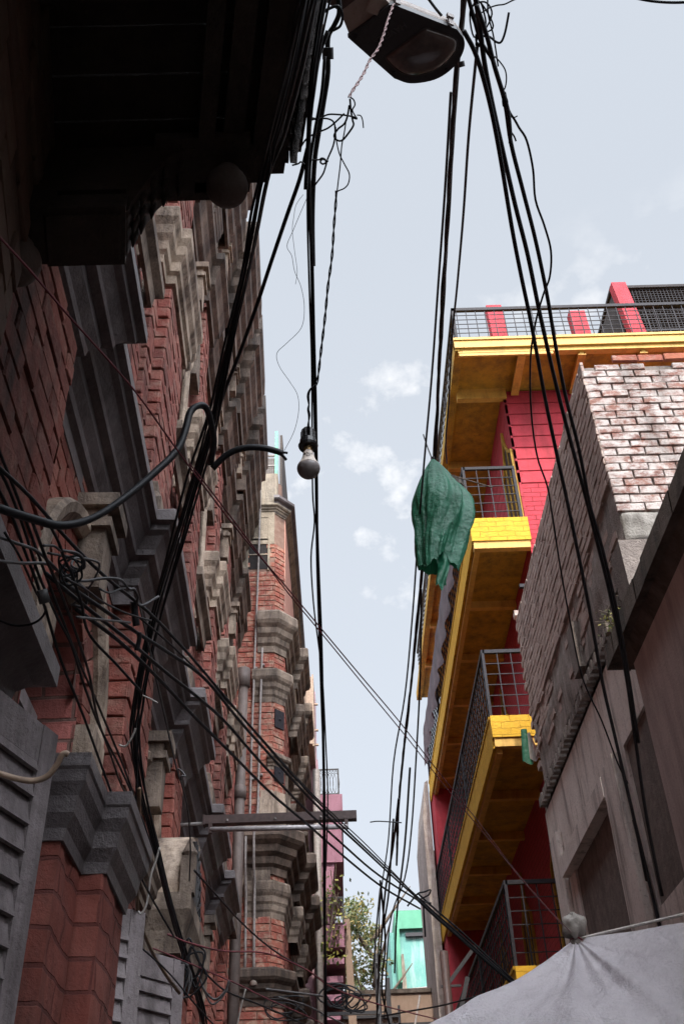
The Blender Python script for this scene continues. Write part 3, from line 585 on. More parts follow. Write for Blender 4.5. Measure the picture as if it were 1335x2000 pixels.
mb = MB(); mb.prism([(.46,.3,4),(.62,.3,4),(.52,.3,6.8),(.42,.3,6.8)], (0,.5,0)); mb.build('buttress', MT['mud'], Cc)
def iron_rail(x0, x1, y0, y1, z0, z1, par):
    mb = MB()
    for z in (z0, z1-.02): mb.box(x0, x1, y0, y0+.02, z, z+.025); mb.box(x1-.02, x1, y0, y1, z, z+.025)
    for x in (x0, x1-.03): mb.box(x, x+.03, y0-.002, y0+.03, z0, z1)
    rl = mb.build('railing', MT['railD'], par)
    mb = MB(); n = 4; w = (x1-x0)/n
    def ell(cx, cz, rx, rz, fx):
        pts = [(cx+rx*math.cos(2*PI*k/14), cz+rz*math.sin(2*PI*k/14)) for k in range(15)]
        for p, q in zip(pts[:-1], pts[1:]): mb.bar((p[0],y0+.01,p[1]) if fx else (x1-.01,p[0],p[1]), (q[0],y0+.01,q[1]) if fx else (x1-.01,q[0],q[1]), .004)
    for k in range(n*2-1): ell(x0+w*(k+1)/2, (z0+z1)/2-.03, w*.55, (z1-z0)*.40, True)
    for k in range(8): ell(x0+w*.5*(k+.5), z1-.04, w*.2, .025, True)
    for k in range(8): ell(y0+.15+k*.28, (z0+z1)/2-.03, .16, (z1-z0)*.4, False)
    mb.build('scrollwork', MT['railD'], rl)
iron_rail(-.05, .41, .0, 2.6, 9.0, 9.52, Cc); iron_rail(.02, .42, .0, 2.4, 6.62, 7.1, Cc)
mb = MB(); mb.box(-.22, -.06, -1.0, .2, 9.6, 11.0); mb.box(-.06, -.03, -1.0, .25, 9.55, 11.05)
for z in (9.75, 10.05, 10.6): mb.box(-.03, .04, -.6, -.55, z, z+.03)
mb.build('timber_screen', MT['hose'], Cc)
mb = MB(); mb.tube([(-.02,-.25,4),(-.02,-.25,9.4)], .07, 8); mb.build('drainpipe', MT['pipe'], Cc, True)

# ---------------------------------------------------------------- turquoise house at the end of the lane
D = thing('turquoise_house', 'turquoise house with mint green roof edge at the far end of the lane', 'building', (1.5, 30, 0), 0)
mb = MB(); mb.box(.12, 3, 0, 6, 0, 9.85); mb.build('wall', MT['teal'], D)
mb = MB(); mb.box(-.1, .12, .9, 6, 0, 9.8); mb.build('wall', MT['teal'], D)
mb = MB(); mb.box(.02, 3.1, -.16, 6, 9.62, 10.12); mb.prism([(.02,-.16,8.2),(.13,-.16,8.2),(.13,-.16,9.62),(.02,-.16,9.62)], (0,.9,0)); mb.build('roof', MT['tealG'], D)
mb = MB(); mb.box(.3, 1.2, -.1, .0, 9.42, 9.52)
for k in range(16): mb.box(.32+k*.055, .335+k*.055, -.06, -.04, 9.34, 9.42)
mb.build('vent', MT['railD'], D)
mb = MB(); mb.tube([(.14,-.06,8.02),(1.4,-.06,8.1)], .03, 6); mb.build('pipe', MT['pipe'], D, True)
mb = MB(); mb.prism([(.1,-.3,7.0),(.28,-.3,7.0),(.2,-.3,8.9),(.14,-.3,8.9)], (0,.28,0)); mb.build('buttress', MT['rendB'], D)
W = thing('parapet_wall', 'low brown rendered wall crossing the end of the lane below the turquoise house', 'wall', (.8, 22.3, 0), 0)
mb = MB(); mb.box(-1.6, 2.2, 0, .25, 0, 6.32); mb.build('wall', MT['mud'], W)
mb = MB(); mb.box(-1.65, 2.2, -.04, .29, 6.32, 6.40); mb.build('coping', MT['concrete'], W)
mb = MB(); mb.box(-1.4, .3, -.1, 0, 5.86, 5.92); mb.build('ledge', MT['railD'], W)

# ---------------------------------------------------------------- tree
T = thing('tree', 'leafy tree with yellowing leaves between the pink house and the turquoise house', 'tree', (.75, 27, 0), 0)
mb = MB(); pts = [(0,0,0),(.1,0,3),(-.1,.1,5.5),(.1,0,8)]; mb.tube(smooth_path(pts), .2, 8, [.26-.2*k/18 for k in range(19)])
limbs = []
for k in range(14):
    z = 4+k*.35; a = k*2.4; q = [(0,0,z),(.5*math.cos(a),.5*math.sin(a),z+.6),(1.1*math.cos(a),1.1*math.sin(a),z+1.3)]; limbs.append(q[-1])
    mb.tube(smooth_path(q), .05, 6, [.07-.005*j for j in range(13)])
mb.build('trunk', MT['bark'], T, True)
mb = MB()
cl = [(random.gauss(-.2,.75), random.uniform(-1,1), random.uniform(4.6, 9.5)) for _ in range(140)]
cl = [c for c in cl if c[0] < .22 and abs(c[0]+.3) < 1.5*(1.25-(c[2]-4.5)/7)]
for c in cl:
    rr = random.uniform(.2,.42)
    for _ in range(70):
        d = Vector((random.gauss(0,1),random.gauss(0,1),random.gauss(0,1))).normalized()*rr*random.random()**.4; p = Vector(c)+d
        u = Vector((random.gauss(0,1),random.gauss(0,1),random.gauss(0,1))).normalized(); v = u.orthogonal().normalized(); s = random.uniform(.045,.085)
        mb.add([p-u*s, p+v*s*.5, p+u*s, p-v*s*.5], [(0,1,2,3)])
mb.build('crown', MT['leaf'], T)

# ---------------------------------------------------------------- yellow and crimson house on the right
F = thing('yellow_house', 'crimson house with yellow balcony slabs and grey railings on the right', 'building', (0, 0, 0), 0)
XE, XW, YF = 2.0, 2.84, 11.5                              # balcony edge, side wall, front wall
YB = 21.5
def groove_wall(o, u, n, w, z0, z1, step=.235, gap=.014, th=.04):
    mb = MB(); o, u, n = Vector(o), Vector(u), Vector(n); z = z0
    while z < z1-.02:
        h = min(step, z1-z); c = .006; a, b = z+gap/2, z+h-gap/2
        q = [o+u*0+Vector((0,0,a)), o+u*w+Vector((0,0,a)), o+u*w+Vector((0,0,b)), o+Vector((0,0,b))]
        e = [p+n*(th-c) for p in q]; t = [e[0]+n*c+Vector((0,0,c)), e[1]+n*c+Vector((0,0,c)), e[2]+n*c-Vector((0,0,c)), e[3]+n*c-Vector((0,0,c))]
        mb.add(q+e+t, [(0,1,5,4),(1,2,6,5),(2,3,7,6),(3,0,4,7),(4,5,9,8),(5,6,10,9),(6,7,11,10),(7,4,8,11),(8,9,10,11)]); z += step
    return mb
mb = MB(); mb.box(XW+.04, 8, YF+.04, YB, 0, 12.95); mb.build('wall', MT['red'], F)
groove_wall((XW,YF+.04,0), (1,0,0), (0,-1,0), 5, 10.98, 12.9).build('wall', MT['red'], F)
groove_wall((XW+.04,YF,0), (0,1,0), (-1,0,0), YB-YF, 10.25, 12.9, .235, .012).build('wall', MT['red'], F)
mb = MB(); mb.box(XW+.002, 8, YF+.004, YF+.04, 4.5, 10.975); mb.box(XW+.004, XW+.04, YF+.006, YB, 1, 10.24); mb.build('wall', MT['redBr'], F)
# roof slab
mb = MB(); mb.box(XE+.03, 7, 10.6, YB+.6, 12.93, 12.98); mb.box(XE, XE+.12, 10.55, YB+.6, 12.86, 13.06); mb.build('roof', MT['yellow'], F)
mb = MB(); mb.box(XE, 7, 10.52, 10.62, 12.9, 13.05); mb.box(XE+.05, 7, 10.56, 10.66, 12.82, 12.895); mb.box(XE-.01, 7.02, 10.50, 10.7, 13.052, 13.10); mb.build('fascia', MT['yellowS'], F)  # sunlit edge takes the lighter yellow, unlike the darkened soffit
def beam(par, *b):
    mb = MB()
    for q in b: mb.box(*q)
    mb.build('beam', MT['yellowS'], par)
beam(F, (XE+.06, 3.5, 10.565, 10.60, 12.76, 12.815))
for x in (3.02, 3.95, 4.9): beam(F, (x-.03, x+.03, 10.605, YF-.045, 12.775, 12.93), (x-.06, x+.06, 10.605, YF-.045, 12.755, 12.778))
beam(F, (XE+.1, XW+.05, YF-.04, YF+.06, 12.72, 12.93))
for k in range(1, 6): beam(F, (XE+.1, XW, YF+k*1.75, YF+k*1.75+.1, 12.78, 12.93))
# balconies
SL = [(10.24, 11.42, .50, 20.9), (7.38, 11.9, .40, 22.4), (4.48, 12.5, .34, 22.4)]
for zt, y0, fh, ye in SL:
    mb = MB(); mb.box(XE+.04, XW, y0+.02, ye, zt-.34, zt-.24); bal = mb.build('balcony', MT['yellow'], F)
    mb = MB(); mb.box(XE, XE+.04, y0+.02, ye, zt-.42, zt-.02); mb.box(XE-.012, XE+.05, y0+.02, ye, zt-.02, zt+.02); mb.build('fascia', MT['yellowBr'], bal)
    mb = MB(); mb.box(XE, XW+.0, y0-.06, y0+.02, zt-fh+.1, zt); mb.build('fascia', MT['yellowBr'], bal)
    beam(bal, (XE+.02, XW-.02, y0-.04, y0+.06, zt-fh-.02, zt-fh+.098))
    for k in range(1, 6): beam(bal, (XE+.125, XW, y0+k*1.62, y0+k*1.62+.09, zt-.46, zt-.335))
    beam(bal, (XE+.045, XE+.12, y0+.065, ye, zt-.48, zt-.335))
    # railing: front return and the long side
    yr = y0-.02; zr = zt+1.0
    mb = MB(); mb.box(XE+.02, XW-.05, yr, yr+.045, zr-.05, zr); mb.box(XE, XE+.045, yr, ye, zr-.05, zr)
    for y in (yr, y0+3.2, y0+6.4, ye-.05): mb.box(XE+.004, XE+.04, y, y+.036, zt, zr-.05)
    mb.box(XW-.09, XW-.05, yr+.004, yr+.04, zt, zr-.05)
    rl = mb.build('railing', MT['rail'], F)
    mb = MB()
    for k in range(1, 6): z = zt+.95*k/6; mb.bar((XE+.03,yr+.02,z),(XW-.06,yr+.02,z), .006); mb.bar((XE+.02,yr+.02,z),(XE+.02,ye,z), .006)
    for k in range(1, 4): x = XE+.03+(XW-XE-.1)*k/4; mb.bar((x,yr+.02,zt),(x,yr+.02,zr-.04), .007)
    y = yr+.18
    while y < ye: mb.bar((XE+.02,y,zt),(XE+.02,y,zr-.04), .007); y += .2
    mb.build('railing_bars', MT['rail'], rl)
# roof railing and netting
yr, zt = 10.58, 13.1
mb = MB(); mb.box(XE+.04, 7, yr, yr+.05, 13.82, 13.88); mb.box(XE+.04, XE+.09, yr, YB, 13.82, 13.88)
for y in (yr, 12.5, 15, 18): mb.box(XE+.045, XE+.085, y+.004, y+.046, zt, 13.82)
mb.box(6, 6.05, yr+.004, yr+.04, zt, 13.82)
mb.box(3.0, 6.5, YF+.6, YF+.64, 14.68, 14.74)
for x in (3.05, 3.95, 4.05, 4.6): mb.box(x, x+.04, YF+.604, YF+.64, zt, 14.68)
rl = mb.build('railing', MT['rail'], F)
mb = MB(); x = XE+.12
for k in range(1, 7): z = zt+.72*k/7; mb.bar((XE+.05,yr+.02,z),(7,yr+.02,z), .005); mb.bar((XE+.06,yr,z),(XE+.06,YB,z), .005)
while x < 6.4: mb.bar((x,yr+.02,zt),(x,yr+.02,13.84), .006); x += .15
y = yr+.15
while y < YB: mb.bar((XE+.06,y,zt),(XE+.06,y,13.84), .006); y += .2
mb.build('railing_bars', MT['rail'], rl)
mb = MB(); x = 2.95
while x < 5.1: mb.bar((x,YF+.62,zt),(x,YF+.62,14.7), .0035); x += .055
for k in range(30): z = zt+.053*k; mb.bar((2.95,YF+.62,z),(5.1,YF+.62,z), .0035)
mb.build('wire_netting', MT['rail'], rl)
def rpost(x, y, wx, z1, lean=0, z0=13.1, d=.16): mb = MB(); mb.prism([(x,y,z0),(x+wx,y,z0),(x+wx+lean,y,z1),(x+lean,y,z1)], (0,d,0)); mb.build('post', MT['red'], F)
rpost(2.73, 10.95, .25, 14.36, -.03); rpost(4.06, 10.95, .26, 14.16, -.02); rpost(5.0, 10.95, .24, 14.85, -.12)
# shade shed on the roof
mb = MB(); mb.box(4.95, 9, 11.2, 16, 15.0, 15.06); mb.prism([(4.96,11.25,13.1),(5.0,11.25,15.0),(5.0,15.5,15.0),(4.2,15.5,13.1)], (.02,0,0)); mb.box(5.2, 9, 13.0, 13.03, 13.1, 15.0); mb.build('shade_shed', MT['shed'], F)
mb = MB(); x = 5.2
while x < 7: mb.bar((x,11.24,13.1),(x,11.24,15.0), .004); x += .06
for k in range(34): mb.bar((5.2,11.24,13.1+.057*k),(7,11.24,13.1+.057*k), .004)
for z in (13.9, 14.5): mb.box(5.2, 7, 11.2, 11.25, z, z+.04)
mb.build('wire_netting', MT['rail'], F)
# pointed arched doors with yellow frames on each balcony
for zt, y0, fh, ye in SL:
    for dy in (.55, 3.4, 6.2):
        yc = y0+dy; hw = .42; zs = zt+1.45; za = zt+2.15
        ol = [(yc-hw, zt), (yc-hw, zs)] + [(yc-hw+hw*math.sin(PI/2*k/6)**1.0*.98, zs+(za-zs)*(1-math.cos(PI/2*k/6))**.75) for k in range(1,7)]
        ol += [(2*yc-y, z) for y, z in reversed(ol)]
        mb = MB(); mb.prism([(XW-.006,y,z) for y, z in ol], (.004,0,0)); dr = mb.build('door', MT['doorw'], F)
        mb = MB()
        for (p, q) in zip(ol[:-1], ol[1:]): mb.bar((XW-.015,p[0],p[1]),(XW-.015,q[0],q[1]), .02)
        for s in (-.14, .14): mb.bar((XW-.012,yc+s,zt),(XW-.012,yc+s,zs+.3), .014)
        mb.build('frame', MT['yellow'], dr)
mb = MB(); mb.box(XW-.25, XW, YF-.02, YF+.03, 9.12, 9.17); mb.build('bracket', MT['rail'], F)
# red pier and stained end wall where the house meets its neighbour
mb = MB(); mb.box(2.03, XW-.01, 20.4, 21.4, 0, 10.2); mb.build('pier', MT['red'], F)
E0 = thing('stained_wall', 'tall narrow stained wall end standing just beyond the yellow house', 'wall', (1.86, 21.0, 0), 0)
mb = MB(); mb.prism([(-.06,0,0),(.12,0,0),(.12,0,10.35),(.05,0,10.3),(-.05,0,9.5)], (0,2.5,0)); mb.build('wall', MT['ledge'], E0)
mb = MB(); mb.box(.155, .9, .6, 2.5, 0, 9.0); mb.build('return_wall', MT['mud'], E0)

# ---------------------------------------------------------------- whitewashed brick and plaster house on the right
G = thing('plaster_house', 'grey plaster house with whitewashed bare brick upper storey and deep doorway, right side', 'building', (2.3, 0, 0), 0)
YG0, YG1 = 6.3, 10.75
def gtop(y): return 8.12 + .03*(y-YG0)/4 
mb = MB(); mb.box(.03, 3, YG0+.03, YG1, 6.0, 8.08); mb.box(.06, 3, 6.9, 11.0, 0, 6.0); mb.box(.9, 3, 6.5, 6.9, 0, 6.0); mb.build('wall', MT['mortarG'], G)
# sunlit end of the brick storey: single bricks, patched with cement near its foot
patch = [(.02,.5,6.12,6.42),(.55,1.4,6.15,6.34)]
skp = lambda x, z: any(a < x < b and c < z < d for a, b, c, d in patch) or (z > 7.98 and random.random() < .15)
mb = MB(); brick_field(mb, (0,YG0+.03,0), (1,0,0), (0,-1,0), 2.6, 6.42, 8.12, bl=.245, bh=.084, gap=.014, th=.03, jn=.008, skip=skp); mb.build('brickwork', MT['brickG'], G)
mb = MB(); brick_field(mb, (0,YG0+.03,0), (1,0,0), (0,-1,0), 2.6, 6.08, 6.42, bl=.245, bh=.085, gap=.014, th=.03, jn=.012, skip=skp); brick_field(mb, (.3,YG0+.02,0), (1,0,0), (0,-1,0), 2.3, 8.12, 8.2, th=.03, jn=.015); mb.build('brickwork', MT['brickO'], G)
mb = MB()
for a, b, c, d in patch:
    def fn(u, v, a=a, b=b, c=c, d=d):
        x, z = a+(b-a)*u, c+(d-c)*v; e = .022*noise.noise((x*9, z*9, 2)) if 0 < u < 1 and 0 < v < 1 else -.04
        return (x, YG0-.005-max(e, -.04)-.012*noise.noise((x*3,z*3,7)), z)
    mb.grid(fn, 18, 10)
mb.build('cement_patch', MT['cement'], G, True)
# lane side of the brick storey
mb = MB(); brick_field(mb, (.03,YG1,0), (0,-1,0), (-1,0,0), YG1-YG0, 6.75, 8.14, bl=.245, bh=.084, gap=.016, th=.03, jn=.005)
mb.build('brickwork', MT['brickGs'], G)
mb = MB(); brick_field(mb, (.045,YG1-.06,0), (0,-1,0), (-1,0,0), YG1-YG0-.1, 6.2, 6.75, bl=.245, bh=.084, gap=.02, th=.03, jn=.016, skip=lambda x, z: noise.noise((x*1.3, z*2.5, 4)) > .05); mb.build('brickwork', MT['brickGs'], G)
mb = MB(); mb.grid(lambda u, v: (.03 - .03*noise.noise((u*9, v*3, 1)) - .012, YG1-.05-(YG1-YG0-.06)*u, 6.0+.8*v), 70, 14); mb.build('old_render', MT['ledge'], G, True)
# ragged far end: toothed bricks
mb = MB()
for k in range(26):
    z = 6.1+k*.084; wd = .11 if k % 2 else .0
    if wd: mb.box(.0+random.uniform(-.01,.02), .2, YG1-.02, YG1+wd+random.uniform(-.03,.02), z+.006, z+.078)
mb.build('brickwork', MT['brickGs'], G)
# two render pilasters stubs and the ledge
for q in ((-.06, .3, YG0-.02, YG0+.24, 5.5, 6.12), (-.05, .03, 8.1, 8.35, 6.02, 6.5)): mb = MB(); mb.box(*q); mb.build('pier', MT['mortarG'], G)
mb = MB(); mb.sweep([(.06,11.08),(.06,6.45)], [(0,5.72),(.03,5.72),(.03,5.8),(.12,5.92),(.15,5.93),(.15,5.99),(.1,6.02),(0,6.06)], -1, .006)
y = 6.6
while y < 11.0: mb.box(-.03+random.uniform(-.01,.01), .05, y, y+.075, 5.8+random.uniform(-.008,.008), 5.9); y += .13
mb.build('ledge', MT['ledge'], G)
# plaster lower storey with its door and window openings
DO = (8.45, 10.05, 0, 4.86); WO = (6.6, 7.6, 3.72, 5.0)
mb = MB()
def pw(y0, y1, z0, z1): mb.box(.035, .3, y0, y1, z0, z1)
pw(10.05, 11.02, 0, 5.74); pw(8.45, 10.05, 4.86, 5.74); pw(7.6, 8.45, 0, 5.74); pw(6.52, 7.6, 5.0, 5.74); pw(6.52, 7.6, 0, 3.72)
mb.build('wall', MT['plaster'], G)
for q in ((-.045, .034, 7.72, 8.16, 0, 5.0), (-.03, .034, 10.35, 10.75, 0, 5.3)): mb = MB(); mb.cbox(*q); mb.build('pilaster', MT['plaster'], G)
mb = MB(); mb.box(-.05, .3, 8.17, 10.3, 4.80, 4.98); mb.build('lintel', MT['plaster'], G)
mb = MB()
for k in range(9): mb.box(.29, .31+random.uniform(0,.008), 8.45+.178*k, 8.45+.178*k+.172, 0, 4.8)
mb.build('door', MT['doorw'], G)
mb = MB(); mb.box(.24, .25, 6.6, 7.6, 3.72, 5.0); wdw = mb.build('window', MT['doorw'], G)
mb = MB()
for z in (3.72, 4.3, 4.94): mb.box(.12, .18, 6.6, 7.6, z, z+.06)
for y in (6.6, 7.08, 7.54): mb.box(.124, .176, y, y+.06, 3.72, 5.0)
mb.build('frame', MT['doorw'], wdw)
mb = MB()
for k in range(24): mb.bar((.15,6.64+.04*k,3.75), (.15,6.64+.04*k,4.96), .004)
for k in range(28): mb.bar((.152,6.62,3.78+.043*k), (.152,7.56,3.78+.043*k), .0035)
mb.build('wire_mesh', MT['pipeD'], wdw)
for sy, z0, z1 in ((7.66, 2.2, 4.9), (7.64, 2.2, 4.4)):
    mb = MB(); mb.tube(smooth_path([(.0,sy,z1),(.02,sy-.02,(z0+z1)/2),(-.01,sy+.03,z0)]), .012, 6); mb.build('conduit', MT['cable'], G, True)

# ---------------------------------------------------------------- near plastered building at the right edge
I_ = thing('plaster_building', 'near warm grey plastered building with a mossy projecting slab, right edge', 'building', (2.2, 0, 0), 0)
mb = MB(); mb.box(0, 4, -3, 6.48, 0, 5.2); mb.build('wall', MT['plasterI'], I_)
mb = MB()
def slabn(u, v): return 0
P = []
for k in range(40):
    y0, y1 = -3+9.75*k/40, -3+9.75*(k+1)/40; e = .012*noise.noise((k*.7,0,0)); mb.add([(-.12+e,y0,5.24+e),(-.12+e,y1,5.24+e),(-.11+e,y1,5.42),(-.11+e,y0,5.42),(4,y0,5.22),(4,y1,5.22),(4,y0,5.43),(4,y1,5.43)], [(0,1,2,3),(0,1,5,4),(3,2,7,6)])
mb.add([(-.12,6.75,5.24),(-.11,6.75,5.42),(4,6.75,5.43),(4,6.75,5.22)], [(0,1,2,3)])
mb.build('slab', MT['concrete'], I_)
mb = MB(); mb.prism([(0,-2.9,5.24),(-.06,-2.9,5.238),(-.01,-2.9,5.16),(0,-2.9,5.14)], (0,9.5,0)); mb.build('cornice', MT['concrete'], I_)
# small plant sprouting where slab and brick wall meet
PT = thing('wall_plant', 'small yellow green plant sprouting from the corner above the mossy slab', 'plant', (2.2, 6.55, 5.5), 0)
mb = MB()
for k in range(5): a = k*1.3; mb.tube(smooth_path([(0,.0,0),(-.06*math.cos(a)-.03,.05*math.sin(a),.05),(-.13+.06*math.cos(a),.10*math.sin(a),.02+.03*k)]), .003, 5)
mb.build('stem', MT['bark'], PT)
mb = MB()
for k in range(110):
    p = Vector((random.gauss(-.07,.045), random.gauss(0,.07), random.gauss(.05,.05))); u = Vector((random.gauss(0,1),random.gauss(0,1),random.gauss(0,1))).normalized(); v = u.orthogonal(); s = random.uniform(.008,.018)
    mb.add([p-u*s, p+v*s*.5, p+u*s, p-v*s*.5], [(0,1,2,3)])
mb.build('foliage', MT['leafP'], PT)
PV = thing('creeper', 'thin leafy creeper growing around the lower pink balcony railing', 'plant', (-.2, 18.1, 6.4), 0)
mb = MB()
for k in range(7): a = random.uniform(-.3,.2); mb.tube(smooth_path([(a,.0,-.2),(a+.1,-.05,.3),(a+random.uniform(-.1,.25),-.05,.6+.1*k)]), .008, 5)
mb.build('stem', MT['bark'], PV)
mb = MB()
for k in range(220):
    p = Vector((random.gauss(-.02,.17), random.gauss(-.05,.08), random.uniform(-.5,1.0))); u = Vector((random.gauss(0,1),random.gauss(0,1),random.gauss(0,1))).normalized(); v = u.orthogonal(); s = random.uniform(.025,.05)
    mb.add([p-u*s, p+v*s*.6, p+u*s, p-v*s*.6], [(0,1,2,3)])
mb.build('foliage', MT['leafP'], PV)

# ---------------------------------------------------------------- unseen tall house added behind the camera to shade lane and awning
shade_house = thing('brick_house', 'unseen tall brown house added behind the viewer to shade the lane', 'building', (-1.2, -4.5, 0), 0)
mb = MB(); mb.box(-3.2, 3.1, -6, 0, 0, 16); mb.build('wall', MT['mud'], shade_house)
for z in (4.5, 7.8, 11, 14):
    for x in (-1.6, .2, 1.9):
        mb = MB(); mb.box(x-.4, x+.4, 0, .03, z, z+1.4); wd = mb.build('window', MT['interior'], shade_house)
        mb = MB(); mb.box(x-.48, x-.4, 0, .06, z-.08, z+1.48); mb.box(x+.4, x+.48, 0, .06, z-.08, z+1.48); mb.box(x-.4, x+.4, 0, .06, z+1.4, z+1.48); mb.build('frame', MT['wood'], wd)
mb = MB(); mb.box(-3.3, 3.2, -6.1, .12, 16, 16.2); mb.build('roof', MT['concrete'], shade_house)

# ---------------------------------------------------------------- milky plastic awning at the lower right
TP = thing('plastic_awning', 'milky white plastic sheet awning knotted at its top corner, lower right', 'awning', (1.21, 5.45, 2.98), 0)
def awn(u, v):
    # u sweeps from the free left edge to the ridge cord, v runs out from the knot
    dL, dM, dR = Vector((-.90,-.36,-.50)), Vector((-.12,-1.5,-1.2)), Vector((1.35,-.55,.13))
    a = dL*(1-u)**2 + dM*2*u*(1-u)*1.15 + dR*u*u
    r = .04 + .96*v
    p = a*r
    sag = -.03*math.sin(PI*min(1,v))*(1-u)**3 - .05*math.sin(PI*v)*u**4
    g = lambda c, w: math.exp(-((u-c)/w)**2)
    fold = (.010*math.sin(u*23+.6) + .010*math.sin(u*41+1.2+2*v) + .008*math.sin(u*67) + .05*g(.34,.03) - .03*g(.41,.035) + .045*g(.6,.025) + .03*g(.82,.03) - .02*g(.12,.03))*(r**.5)*(1-.6*r)*(1.25-u)
    wr = .13*noise.noise((p.x*1.5, p.y*1.5, p.z*1.5+3)) + .05*noise.noise((p.x*3.2+u*2, p.y*3.2, p.z*3.2+8)) + .018*noise.noise((p.x*6, p.y*6, p.z*6)) + .010*abs(noise.noise((p.x*11+4, p.y*5, p.z*9)))
    n = Vector((-.35,-.75,.45)).normalized()
    return p + Vector((0,0,sag)) + n*(fold+wr*r)
mb = MB(); mb.grid(awn, 130, 60); mb.build('sheet', MT['white'], TP, True)
def knot(mb, c, r, seed, sq=1.0):
    mb.grid(lambda u, v: Vector(c) + Vector((math.cos(u*2*PI)*math.sin(v*PI), math.sin(u*2*PI)*math.sin(v*PI), sq*math.cos(v*PI)))*r*(1+.5*noise.noise((math.cos(u*2*PI)*1.7+seed, math.sin(u*2*PI)*1.7, v*3.4))), 26, 16)
mb = MB(); knot(mb, (.0,.0,.062), .062, 1, .95); mb.tube([(-.012,0,.0),(0,0,-.03)], .03, 8); mb.build('knot', MT['rag'], TP, True)
mb = MB(); mb.tube([(.03*math.cos(a),.03*math.sin(a),-.002+.004*math.sin(3*a)) for a in [2*PI*k/14 for k in range(15)]], .005, 5); mb.build('tie', MT['cableR'], TP)
mb = MB(); mb.tube([(0,0,0),(1.5,-.6,.14)], .008, 6); mb.build('ridge_cord', MT['cableW'], TP)
mb = MB(); knot(mb, (-.90,-.36,-.52), .03, 5); mb.build('corner_knot', MT['rag'], TP, True)

# ---------------------------------------------------------------- green tarpaulin sack hanging from the cables
BG = thing('tarpaulin_sack', 'green tarpaulin bundle tied at the top and hanging from the cables over the lane', 'sack', (0.87, 6.25, 6.98), 0)
def sack(u, v):
    # cloth gathered at the tie: wide shoulders, hanging pleats that open toward an uneven hem
    a = u*2*PI; t = v
    r = .196*math.sin(min(1, t/.5)*PI/2)**.92*(1 - .40*max(0, (t-.5)/.5)**1.5) + .010
    ph = a + .35*math.sin(2.2*t+a) + .55*noise.noise((math.cos(a)*1.1+3, math.sin(a)*1.1, t*1.6))
    f = 1 + min(1, t*2.5)*(.10*math.sin(3*ph+.4) + (.10+.08*math.sin(a+1))*math.sin(6*ph+1.3+.9*t) + .045*math.sin(11*ph+2.1-1.7*t) + .012*math.sin(29*ph+3*t))
    w = .16*noise.noise((math.cos(a)*1.3, math.sin(a)*1.3, t*2.6)) + .05*noise.noise((math.cos(a)*5, math.sin(a)*5, t*7))
    r *= f + w*min(1, t*2)
    h = 1.07 + .10*noise.noise((math.cos(a)*1.4, math.sin(a)*1.4, 9)) + .035*noise.noise((math.cos(a)*6, math.sin(a)*6, 4)) + .05*math.cos(a+2.6)
    return (r*math.cos(a)*1.08 - .06*t*t + .03*math.sin(3*t), r*math.sin(a)*.78, -h*t)
mb = MB(); mb.grid(sack, 120, 70); mb.build('cloth', MT['green'], BG, True)
mb = MB(); mb.grid(lambda u, v: (-.035+.10*(u-.5)*(1-.25*v)+.02*math.sin(5*v), -.05+.02*math.sin(u*6+v*4), -.98-.32*v+.02*math.sin(u*9)), 10, 12); mb.build('loose_end', MT['green'], BG, True)
mb = MB(); mb.tube([(.014*math.cos(a),.014*math.sin(a),-.01+.0015*a) for a in [2*PI*k/9 for k in range(28)]], .004, 5); mb.tube([(0,0,-.02),(-.03,.01,.14),(-.055,.0,.28)], .006, 5); mb.build('tie', MT['cable'], BG)
mb = MB(); mb.grid(lambda u, v: (.10+.10*u, -.245-.02*math.sin(u*3)-.015*v, -.40-.12*u+.032*(v-.5)*math.sin(PI*min(1,u+.12))+.008*math.sin(u*12)), 14, 6); mb.build('scrap', MT['rag'], BG, True)
mb = MB(); mb.bar((.10,-.22,-.36), (.40,-.26,-.53), .004); mb.build('twig', MT['bark'], BG)
RG = thing('rag', 'small green and grey rag caught on the brick house end above the ledge', 'rag', (2.27, 10.95, 6.75), 0)
mb = MB(); mb.grid(lambda u, v: (-.04+.10*(u-.5)*(.3+v)-.03*math.sin(u*7), .02*math.cos(u*7), -.42*v+.03*math.sin(u*9)*v), 14, 14); mb.build('cloth', MT['green'], RG, True)
mb = MB(); mb.grid(lambda u, v: (.0+.12*(u-.3)*(.3+v), -.035+.025*math.cos(u*6), -.06-.34*v+.03*math.sin(u*8+1)*v), 14, 14); mb.build('lining', MT['rag'], RG, True)

NC = thing('shade_cloth', 'plum coloured shade cloth draped along the railing of the upper yellow balcony', 'cloth', (1.97, 12.6, 10.3), 0)
mb = MB(); mb.grid(lambda u, v: (-.03+.035*math.sin(u*60+2*v)*v+.02*noise.noise((u*14,v*3,1)), 8.0*u, .98-(.80+.16*noise.noise((u*9,0,3)))*v), 160, 10); mb.build('cloth', MT['net'], NC, True)
GC = thing('green_cloth', 'small green cloth hanging by the shutters under the barrel roofed porch', 'cloth', (-.62, 4.62, 2.2), 0)
mb = MB(); mb.grid(lambda u, v: (.16*(u-.5)*(1.1-.3*v)+.02*math.sin(v*4), .025*math.sin(u*11+v*3), -.6*v+.02*math.sin(u*7)), 24, 16); mb.build('cloth', MT['green'], GC, True)
mb = MB(); mb.box(-.16, -.07, .03, .05, -.7, -.02); mb.build('board', MT['hoseB'], GC)

